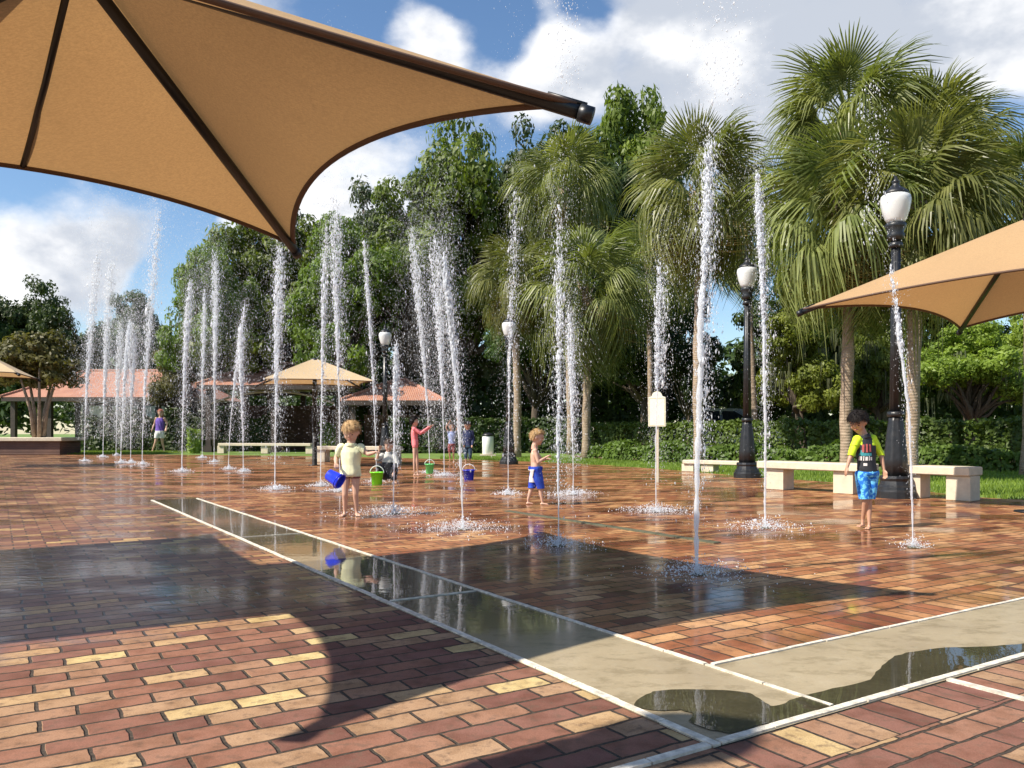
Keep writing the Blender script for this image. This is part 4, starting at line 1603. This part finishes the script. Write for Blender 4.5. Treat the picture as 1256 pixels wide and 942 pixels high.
        fd = Vector((fd.x, fd.y, 0)).normalized()
        heel = Vector((a_.x, a_.y, t_.z + lr * .26)) - fd * lr * .35
        ball_ = Vector((t_.x, t_.y, t_.z + lr * .22)) - fd * lr * .35
        fs_ = fd.cross(up)
        for o_ in (-.22, .22):
            mb.tube([heel + fs_ * (o_ * lr * .4), heel.lerp(ball_, .5) + fs_ * (o_ * lr) + up * lr * .06, ball_ + fs_ * (o_ * lr * 1.3), t_ + fs_ * (o_ * lr * 1.4) + up * lr * .14], [lr * .30, lr * .27, lr * .24, lr * .15], 8)
        mb.tube([a_, heel.lerp(ball_, .3)], [lr * .38, lr * .32], 8)
        mb.ball(heel, lr * .30, 8, 6)
        for i_ in range(5):
            o_ = (-.5 + i_ * .25)
            mb.ball(t_ + fs_ * (o_ * lr * 1.0) + up * lr * .12 + fd * lr * (.10 - .25 * abs(o_ + .2)), lr * .12, 6, 4)
        bones.append(('foot_' + s, heel, t_, lr * .3))
    tmp = mb.build('tmp')
    md = tmp.modifiers.new('r', 'REMESH')
    md.mode = 'VOXEL'
    md.voxel_size = voxel
    sm = tmp.modifiers.new('s', 'SMOOTH')
    sm.iterations = 4
    sm.factor = .5
    dg = bpy.context.evaluated_depsgraph_get()
    me = bpy.data.meshes.new_from_object(tmp.evaluated_get(dg))
    me.name = 'body'
    bpy.data.objects.remove(tmp)
    me.materials.clear()
    body = link('body', me, skin, root, True)
    nv = len(me.vertices)
    co = np.zeros(nv * 3, np.float32)
    me.vertices.foreach_get('co', co)
    co = co.reshape(-1, 3)
    nr = np.zeros(nv * 3, np.float32)
    me.vertices.foreach_get('normal', nr)
    nr = nr.reshape(-1, 3)
    best = np.full(nv, 1e9)
    bt = np.zeros(nv, int)
    tags = []
    axp = np.zeros((nv, 3))
    for bi, (tg, a, b, r) in enumerate(bones):
        a, b = np.array(a), np.array(b)
        ab = b - a
        tt = np.clip(((co - a) @ ab) / max(1e-9, ab @ ab), 0, 1)
        pr_ = a + tt[:, None] * ab
        dd = np.linalg.norm(co - pr_, axis=1) - r
        m_ = dd < best
        best[m_] = dd[m_]
        bt[m_] = bi
        axp[m_] = pr_[m_]
        tags.append(tg)
    vtag = np.array([t_.split('_')[0] for t_ in tags])[bt]
    hcn = np.array(hc)
    rel = co - hcn
    hx, hy, hz = rel @ np.array(hs), rel @ np.array(look), rel @ np.array(hup)
    faces = [tuple(p.vertices) for p in me.polygons]

    def shell(name, mask, off, mat, radial=0.0, noise=0.0):
        keep = [f for f in faces if all(mask[i] for i in f)]
        if not keep:
            return None
        used = sorted({i for f in keep for i in f})
        mp = {v: i for i, v in enumerate(used)}
        u_ = np.array(used)
        ofs = off if np.ndim(off) == 0 else off[u_][:, None]
        nz = 1 + noise * np.sin(co[u_] @ np.array([47., 31, 13.]))[:, None] if noise else 1
        p = co[u_] + nr[u_] * ofs * nz
        if radial:
            rd = co[u_] - axp[u_]
            rd[:, 2] *= .2
            p = p + rd * radial
        m2 = bpy.data.meshes.new(name)
        m2.from_pydata([tuple(map(float, q)) for q in p], [], [tuple(mp[i] for i in f) for f in keep])
        o = link(name, m2, mat, root, True)
        sd = o.modifiers.new('thick', 'SOLIDIFY')
        sd.thickness = .005
        sd.offset = -1
        return o

    out = {}
    for c_ in clothes:
        mk = np.isin(vtag, c_['tags'])
        if 'fn' in c_:
            mk &= c_['fn'](co)
        out[c_['name'] + c_.get('key', '')] = shell(c_['name'], mk, c_.get('off', .008), c_['mat'], c_.get('radial', 0.0), c_.get('noise', .25))
    hm = (vtag == 'head') & (np.linalg.norm(rel, axis=1) < hr * 1.3) & ((hz > hr * (hair_line + .55) - np.clip(-hy, 0, hr) * .9 - np.clip(hr * .35 - hy, 0, hr) * .55) & (hz > hr * hair_back))
    ho = hair_off * (.75 + .6 * np.clip((hz / hr + .5), 0, 1)) * (1 + .15 * np.sin(co @ np.array([90., 60., 25.])))
    hob = shell('hair', hm, ho, hair)
    if hob is not None:
        hv = np.array([v.co for v in hob.data.vertices])
        hn = np.array([v.normal for v in hob.data.vertices])
        ns = 1400
        pick = R.integers(0, len(hv), ns)
        p, nn_ = hv[pick], hn[pick]
        g_ = np.array([0, 0, -1.0]) - .25 * np.array(look)
        tdir = g_ - nn_ * (nn_ @ g_)[:, None] + R.normal(0, .35, (ns, 3))
        tdir /= np.linalg.norm(tdir, axis=1)[:, None]
        sd_ = np.cross(tdir, nn_)
        wd = hr * .028
        ln = hr * R.uniform(.2, .5, ns)[:, None]
        q = np.stack([p - sd_ * wd, p + sd_ * wd, p + tdir * ln + nn_ * hr * R.uniform(-.02, .035, ns)[:, None]], 1)
        link('hair_strands', npmesh('hair_strands', q, 3), hair, hob)['kind'] = 'stuff'
    if long_hair:
        b = MB()
        b.tube([hc + hup * hr * .3 - look * hr * .75, hc - hup * hr * .5 - look * hr * .95, hc - up * long_hair - look * hr * .8], [hr * .6, hr * .66, hr * .3], 10, flat=.6)
        b.build('ponytail', hair, root, True)
    # eyes and mouth
    for s in (-1, 1):
        b = MB()
        b.ball(hc + hs * (s * hr * .31) + hup * hr * .02 + look * hr * .70, (hr * .105, hr * .1, hr * .06), 10, 6, ax)
        b.build('eye', M['eye'], root, True)
        b = MB()
        b.tube([hc + hs * (s * hr * .18) + hup * hr * .20 + look * hr * .80, hc + hs * (s * hr * .48) + hup * hr * .20 + look * hr * .64], hr * .035, 6)
        b.build('eyebrow', hair, root, True)
    b = MB()
    b.ball(hc - hup * hr * .46 + look * hr * .715, (hr * .22, hr * .08, hr * .05), 10, 6, ax)
    b.build('mouth', M['lips'], root, True)
    return root, body, out


def mk(x0, yf, m):
    return lambda x, y, d=0.0: Vector(((x - x0) / m, d, (yf - y) / m))


def bucket(label, loc, r, h, mat, axis=(0, 0, 1), handle_up=True, group='toy buckets'):
    t = thing('toy_bucket', label, 'bucket', loc, 0, group)
    t.rotation_mode = 'QUATERNION'
    t.rotation_quaternion = Vector((0, 0, 1)).rotation_difference(Vector(axis).normalized())
    b = MB()
    n = 28
    prof = [(r * .74, 0), (r * .78, .004), (r * .98, h * .93), (r * 1.08, h * .935), (r * 1.09, h), (r * .96, h), (r * .94, h * .96), (r * .74, .02), (.001, .018)]
    b.lathe(prof, n=n)
    b.build('pail', mat, t, True)
    b = MB()
    pts = []
    for i in range(15):
        a = PI * i / 14
        if handle_up:
            pts.append((r * 1.08 * math.cos(a), 0, h * .95 + r * 1.05 * math.sin(a)))
        else:
            pts.append((r * 1.12 * math.cos(a), -r * 1.12 * math.sin(a), h * .93 - .25 * r * math.sin(a)))
    b.tube(pts, .007, 6)
    b.build('handle', M['white'] if handle_up else mat, t, True)
    return t


def JJ(L, hr, **k_):
    j = {a: L(*v) for a, v in k_.items()}
    j['hr'] = hr
    return j


# girl with the blue bucket
gx, gY = G(430, 633)
L = mk(225, 822, 641)
J = JJ(L, .118, head=(230, 175), neck=(228, 262), sh_l=(152, 292), sh_r=(302, 292), el_l=(108, 372, .03), wr_l=(126, 418, -.10), el_r=(362, 345, -.03), wr_r=(425, 330, -.12),
       hip_l=(190, 500), hip_r=(264, 500), kn_l=(186, 655, -.025), kn_r=(266, 650, -.02), an_l=(178, 782, .02), an_r=(270, 782, .02), toe_l=(163, 821, -.11), toe_r=(297, 821, -.08))
J['hand'] = .10
J['hd_l'] = L(150, 445, -.2)
person('little blond girl in a pale yellow shirt, barefoot, tipping a blue bucket', (gx, gY), J, (-.1, -1, 0), (-.12, -.9, -.38), M['skin'], M['blond'], [
    dict(name='swim_bottom', tags=['torso', 'thigh'], fn=lambda p: (p[:, 2] < .56) & (p[:, 2] > .455), off=.006, mat=M['swim_bottom']),
    dict(name='shirt', tags=['torso', 'arm', 'thigh'], fn=lambda p: (p[:, 2] > .475) & (p[:, 2] < .875) & (np.abs(p[:, 0] - 0) < .172), off=.013, mat=M['pale_shirt'], radial=.06)], .0058, -.12, -.62, .6, hair_off=.018)
bk = L(88, 492, -.24)
ax_ = Vector((.80, -.25, -.42))
bucket('blue toy bucket tipped sideways in the hand of the girl', (gx + bk.x, gY + bk.y, bk.z), .085, .185, M['blue_plastic'], ax_, False)

# toddler in royal blue trunks
tx, tY = G(657, 619)
L = mk(268, 788, 638)
J = JJ(L, .103, head=(284, 190), neck=(258, 266), sh_l=(256, 305, .105), sh_r=(262, 308, -.105), el_r=(288, 408, -.14), wr_r=(352, 368, -.10), el_l=(325, 392, .12), wr_l=(368, 382, .05),
       hip_r=(268, 468, -.052), hip_l=(268, 468, .052), kn_r=(312, 632, -.05), an_r=(325, 752, -.05), toe_r=(378, 787, -.06), kn_l=(238, 636, .05), an_l=(202, 745, .05), toe_l=(245, 787, .06))
J['hand'] = .095
person('shirtless toddler with light hair in royal blue swim trunks, walking right', (tx, tY), J, (1, 0, 0), (.95, -.2, -.18), M['skin'], M['blond'], [
    dict(name='swim_trunks', tags=['torso', 'thigh', 'shin'], fn=lambda p: (p[:, 2] < .535) & (p[:, 2] > .225), off=.014, mat=M['royal_print'], radial=.28),
    dict(name='side_patch', tags=['torso', 'thigh'], fn=lambda p: (p[:, 2] < .50) & (p[:, 2] > .31) & (p[:, 0] < -.012) & (p[:, 1] < .03), off=.020, mat=M['white_cloth'], radial=.30)], .0058, .05, -.35, .5)

# boy in rash guard
bx, bY = G(1062, 648)
L = mk(335, 862, 648)
J = JJ(L, .105, head=(282, 142), neck=(318, 224), sh_l=(266, 262, -.03), sh_r=(390, 254, .03), el_l=(220, 362, -.05), wr_l=(184, 445, -.09), el_r=(446, 362, .03), wr_r=(456, 468, -.01),
       hip_l=(308, 490, -.01), hip_r=(380, 490, .01), kn_l=(322, 680, -.03), kn_r=(356, 684, 0), an_l=(326, 800, .04), an_r=(352, 818, -.02), toe_l=(278, 853, -.02), toe_r=(312, 861, -.11))
J['hand'] = .10
root, body, cl = person('dark haired boy in black and neon yellow rash guard and bright blue swim shorts', (bx, bY), J, (-.45, -.9, 0), (-.62, -.62, -.46), M['skin_tan'], M['black_hair'], [
    dict(name='swim_shorts', tags=['torso', 'thigh', 'shin'], fn=lambda p: (p[:, 2] < .60) & (p[:, 2] > .305), off=.016, mat=M['aqua_print'], radial=.26),
    dict(name='rash_guard', tags=['torso', 'thigh'], fn=lambda p: (p[:, 2] > .535), off=.014, mat=M['black_cloth'], radial=.04),
    dict(name='sleeve', key='l', tags=['arm'], fn=lambda p: (p[:, 0] < 0) & (p[:, 2] > .735), off=.012, mat=M['neon']),
    dict(name='sleeve', key='r', tags=['arm'], fn=lambda p: (p[:, 0] > 0) & (p[:, 2] > .735), off=.012, mat=M['neon']),
    dict(name='yoke', key='l', tags=['torso', 'arm'], fn=lambda p: (p[:, 2] > .865) & (p[:, 0] + .01 < -.048), off=.017, mat=M['neon']),
    dict(name='yoke', key='r', tags=['torso', 'arm'], fn=lambda p: (p[:, 2] > .865) & (p[:, 0] + .01 > .048), off=.017, mat=M['neon'])], .0058, -.15, -.5, .35, hair_off=.02)
# printed marks on the chest, wrapped on the cloth
rg = cl['rash_guard']
bvh = BVHTree.FromPolygons([v.co for v in rg.data.vertices], [tuple(p.vertices) for p in rg.data.polygons])
for mat, rects in ((M['redprint'], [(288, 292, 302, 345), (312, 288, 326, 345), (336, 290, 350, 340)]), (M['teal'], [(276, 350, 352, 368), (282, 330, 300, 350)]), (M['white_cloth'], [(278, 372, 292, 400), (298, 370, 304, 402), (310, 374, 326, 400), (332, 368, 338, 400), (344, 376, 356, 398), (300, 418, 322, 436)])):
    b = MB()
    for x0_, y0_, x1_, y1_ in rects:
        gridp = []
        nn_ = 5
        for i in range(nn_):
            for j in range(nn_):
                q = L(x0_ + (x1_ - x0_) * i / (nn_ - 1), y0_ + (y1_ - y0_) * j / (nn_ - 1), -1)
                hit = bvh.ray_cast(q, Vector((0, 1, 0)))
                gridp.append((hit[0] + Vector((0, -.004, 0))) if hit[0] is not None else None)
        if all(g is not None for g in gridp):
            b.add(gridp, [(i * nn_ + j, (i + 1) * nn_ + j, (i + 1) * nn_ + j + 1, i * nn_ + j + 1) for i in range(nn_ - 1) for j in range(nn_ - 1)])
    if b.v:
        b.build('chest_print', mat, rg)

# girl in coral pink
px_, pY = G(510, 583.6)
L = mk(222, 735, 413)
J = JJ(L, .108, head=(206, 214), neck=(206, 262), sh_l=(196, 284, .12), sh_r=(212, 284, -.10), el_r=(270, 328, -.10), wr_r=(345, 268, -.05), el_l=(285, 318, .16), wr_l=(358, 262, .14),
       hip_l=(215, 436, .06), hip_r=(215, 436, -.055), kn_l=(232, 565, .06), kn_r=(212, 568, -.05), an_l=(236, 690, .08), an_r=(210, 694, -.04), toe_l=(275, 733, .10), toe_r=(255, 734, -.02))
person('girl in a coral pink long sleeved swimsuit reaching both arms to the water', (px_, pY), J, (1, .2, 0), (.9, .35, .1), M['skin'], M['black_hair'], [
    dict(name='swimsuit', tags=['torso', 'arm', 'fore', 'thigh'], fn=lambda p: (p[:, 2] > .66), off=.009, mat=M['pink'])], .009, .0, -.4, .3)
# child in navy behind the jet
nx, nY = G(574, 571.5)
L = mk(737, 640, 318)
J = JJ(L, .125, head=(732, 250), neck=(738, 290), sh_l=(702, 312), sh_r=(776, 312), el_l=(690, 378, .02), wr_l=(700, 436, -.08), el_r=(788, 378, .02), wr_r=(778, 436, -.08),
       hip_l=(718, 456), hip_r=(756, 456), kn_l=(716, 540, -.03), kn_r=(757, 540, -.03), an_l=(718, 612, .02), an_r=(754, 612, .02), toe_l=(708, 639, -.14), toe_r=(762, 639, -.14))
person('child in navy top and dark teal trousers behind the blue bucket on the ground', (nx, nY), J, (0, -1, 0), (-.25, -.9, -.35), M['skin_tan'], M['black_hair'], [
    dict(name='trousers', tags=['torso', 'thigh', 'shin'], fn=lambda p: (p[:, 2] < .62) & (p[:, 2] > .22), off=.014, mat=M['denim'], radial=.2),
    dict(name='shirt', tags=['torso', 'arm', 'fore'], fn=lambda p: p[:, 2] > .58, off=.016, mat=M['navy'], radial=.08)], .011, .0, -.5, .4)
# person with raised arms
ax2, aY = G(554, 566.4)
L = mk(580, 600, 278)
J = JJ(L, .125, head=(578, 262), neck=(580, 300), sh_l=(550, 318), sh_r=(612, 318), el_l=(526, 268, -.05), wr_l=(560, 215, -.10), el_r=(640, 262, -.03), wr_r=(636, 196, -.06),
       hip_l=(564, 440), hip_r=(598, 440), kn_l=(560, 518, -.03), kn_r=(598, 518, -.03), an_l=(563, 578, .02), an_r=(598, 578, .02), toe_l=(555, 600, -.14), toe_r=(606, 600, -.14))
person('child with both arms raised in a blue and white top and dark red shorts', (ax2, aY), J, (0, -1, 0), (.2, -.9, .1), M['skin_tan'], M['brown_hair'], [
    dict(name='shorts', tags=['torso', 'thigh'], fn=lambda p: (p[:, 2] < .64) & (p[:, 2] > .34), off=.014, mat=M['wine'], radial=.2),
    dict(name='shirt', tags=['torso', 'arm'], fn=lambda p: (p[:, 2] > .60) & (p[:, 2] < 1.06), off=.014, mat=M['bluewhite'], radial=.08)], .012, .0, -.4, .2)
# crouching child
cx3, cY3 = G(474, 592.5)
L = mk(490, 578, 345)
J = JJ(L, .112, head=(508, 320), neck=(503, 362, .02), sh_l=(462, 388), sh_r=(546, 388), el_l=(430, 412, -.08), wr_l=(450, 345, -.14), el_r=(566, 448, -.08), wr_r=(552, 500, -.20),
       hip_l=(478, 535, .05), hip_r=(532, 535, .05), kn_l=(448, 455, -.20), kn_r=(562, 455, -.20), an_l=(458, 556, -.12), an_r=(552, 556, -.12), toe_l=(446, 577, -.26), toe_r=(566, 577, -.26))
person('crouching child in light grey shirt and black trousers behind the lime green bucket', (cx3, cY3), J, (0, -1, 0), (-.45, -.8, -.2), M['skin'], M['brown_hair'], [
    dict(name='trousers', tags=['torso', 'thigh', 'shin'], fn=lambda p: (p[:, 2] < .42) & (p[:, 2] > .07), off=.014, mat=M['black_cloth'], radial=.12),
    dict(name='shirt', tags=['torso', 'arm'], fn=lambda p: (p[:, 2] > .16), off=.014, mat=M['grey_cloth'], radial=.06)], .009, .0, -.4, .4)
bucket('lime green toy bucket standing before the crouching child', (cx3 - .12, cY3 - .42, 0), .125, .24, M['lime_plastic'])
# woman at the far left
wx, wY = G(195.5, 554.5)
L = mk(938, 690, 135)
J = JJ(L, .17, head=(946, 412), neck=(944, 440), sh_l=(916, 452), sh_r=(974, 452), el_l=(900, 492, .05), wr_l=(892, 526, -.05), el_r=(992, 488, .05), wr_r=(990, 522, -.08),
       hip_l=(926, 558), hip_r=(956, 558), kn_l=(914, 622, -.06), kn_r=(956, 624, .05), an_l=(890, 676, 0), an_r=(966, 676, .1), toe_l=(880, 690, -.2), toe_r=(962, 690, -.15))
J['hand'] = .2
person('woman with reddish hair in purple tank top and white shorts by the left jets', (wx, wY), J, (-.2, -1, 0), (.1, -.98, -.1), M['skin'], M['red_hair'], [
    dict(name='shorts', tags=['torso', 'thigh'], fn=lambda p: (p[:, 2] < 1.12) & (p[:, 2] > .72), off=.03, mat=M['white_cloth'], radial=.15),
    dict(name='tank_top', tags=['torso'], fn=lambda p: (p[:, 2] > 1.05) & (p[:, 2] < 1.78), off=.03, mat=M['purple'], radial=.1)], .018, .0, -.6, .3, 'woman', long_hair=.4)
bucket('pale green toy bucket standing at the feet of the girl in pink', (*G(527, 581), 0), .11, .24, M['green_plastic'])
bucket('royal blue toy bucket standing on the wet bricks behind the strong bending jet', (*G(575, 588.7), 0), .125, .215, M['blue_plastic'])


# ------------------------------------------------------------------ light, sky, camera
w = bpy.data.worlds.new('World')
scene.world = w
w.use_nodes = True
nt = w.node_tree
nt.nodes.clear()
def wn(t_, **kw):
    n_ = nt.nodes.new(t_)
    for a_, v_ in kw.items():
        setattr(n_, a_, v_)
    return n_
sky = wn('ShaderNodeTexSky')
sky.sky_type = 'NISHITA'
sky.sun_disc = False
sky.sun_elevation = math.asin(-SUN.z)
sky.sun_rotation = math.atan2(-SUN.x, -SUN.y) % (2 * PI)
sky.air_density = 1.0
sky.dust_density = .3
sky.ozone_density = 2.0
tc = wn('ShaderNodeTexCoord')


def wmath(op, a, b_=None, clamp=False):
    n_ = wn('ShaderNodeMath', operation=op)
    n_.use_clamp = clamp
    for i, x in enumerate((a, b_)):
        if x is None:
            continue
        if hasattr(x, 'is_output'):
            nt.links.new(x, n_.inputs[i])
        else:
            n_.inputs[i].default_value = x
    return n_.outputs[0]


def wnoise(scale, detail, rough, off=(0, 0, 0), stretch=(1, 1, 1.6)):
    mp = wn('ShaderNodeMapping')
    mp.inputs['Location'].default_value = off
    mp.inputs['Scale'].default_value = stretch
    nt.links.new(tc.outputs['Generated'], mp.inputs['Vector'])
    n_ = wn('ShaderNodeTexNoise')
    n_.inputs['Scale'].default_value = scale
    n_.inputs['Detail'].default_value = detail
    n_.inputs['Roughness'].default_value = rough
    nt.links.new(mp.outputs[0], n_.inputs['Vector'])
    return n_.outputs['Fac']


def wmap(v, a, b_, c=0., d=1.):
    n_ = wn('ShaderNodeMapRange', interpolation_type='SMOOTHSTEP')
    nt.links.new(v, n_.inputs[0])
    for i, x in enumerate((a, b_, c, d)):
        n_.inputs[i + 1].default_value = x
    return n_.outputs[0]


cov = wnoise(3.2, 9, .58, (1.3, .2, .6))
# banks of cloud and clear patches at fixed bearings of the sky
for (px, py, rad, wt) in ((585, 0, .09, -.24), (440, -20, .12, -.16), (640, 45, .05, -.16), (715, 20, .05, -.14), (235, 300, .05, -.30), (205, 350, .05, -.2), (1215, 175, .07, -.24), (1140, 15, .06, -.2),
                          (40, 230, .05, -.06), (60, 330, .12, .16), (820, 60, .22, .24), (1020, 60, .24, .24), (600, 100, .14, .24), (510, 45, .08, .22), (380, 60, .10, .14), (90, 290, .15, .20), (440, 225, .13, .26), (690, 90, .07, .2), (1200, 90, .16, .2), (275, 280, .03, .24), (170, 285, .06, .12)):
    d = Vector(((px - CX) / F, 1, (HY - py) / F)).normalized()
    dn = wn('ShaderNodeVectorMath', operation='DISTANCE')
    nt.links.new(tc.outputs['Generated'], dn.inputs[0])
    dn.inputs[1].default_value = d
    cov = wmath('ADD', cov, wmap(dn.outputs['Value'], rad, rad * .25, 0, wt))
mask = wmap(cov, .54, .74)
shade = wnoise(5.5, 6, .55, (2.1, .4, .1))
dens = wmap(cov, .58, .85)
sh = wmath('ADD', wmap(shade, .36, .66), wmath('MULTIPLY', dens, -.30))
mixc = wn('ShaderNodeMix', data_type='RGBA')
nt.links.new(wmap(sh, -.1, .8), mixc.inputs[0])
mixc.inputs[6].default_value = (5.8, 6.3, 7.2, 1)
mixc.inputs[7].default_value = (10.8, 10.8, 10.9, 1)
hs = wn('ShaderNodeHueSaturation')
hs.inputs['Saturation'].default_value = 1.1
hs.inputs['Value'].default_value = 1.55
nt.links.new(sky.outputs[0], hs.inputs['Color'])
mx = wn('ShaderNodeMix', data_type='RGBA')
nt.links.new(mask, mx.inputs[0])
nt.links.new(hs.outputs[0], mx.inputs[6])
nt.links.new(mixc.outputs[2], mx.inputs[7])
bg = wn('ShaderNodeBackground')
bg.inputs['Strength'].default_value = .064
nt.links.new(mx.outputs[2], bg.inputs['Color'])
wo = wn('ShaderNodeOutputWorld')
nt.links.new(bg.outputs[0], wo.inputs[0])

sl = bpy.data.lights.new('sun', 'SUN')
sl.energy = 5.0
sl.angle = math.radians(.5)
sl.color = (1, .92, .80)
so = bpy.data.objects.new('sun', sl)
C.objects.link(so)
so.rotation_euler = SUN.to_track_quat('-Z', 'Y').to_euler()
so.location = (-20, -10, 25)

cam = bpy.data.cameras.new('camera')
cam.sensor_width = 36
cam.sensor_fit = 'HORIZONTAL'
cam.lens = 36 * F / 1256
cam.shift_y = (HY - 471) / 1256
cam.clip_start = .05
cam.clip_end = 2000
co = bpy.data.objects.new('camera', cam)
C.objects.link(co)
co.location = (0, 0, 1)
co.rotation_euler = (PI / 2, 0, 0)
scene.camera = co
scene.view_settings.view_transform = 'Standard'
scene.view_settings.look = 'None'
scene.view_settings.exposure = 0.72
scene.view_settings.gamma = 1
scene.view_settings.use_curve_mapping = False
scene.render.engine = 'CYCLES'
scene.cycles.max_bounces = 8
scene.cycles.transparent_max_bounces = 24
scene.cycles.use_denoising = True
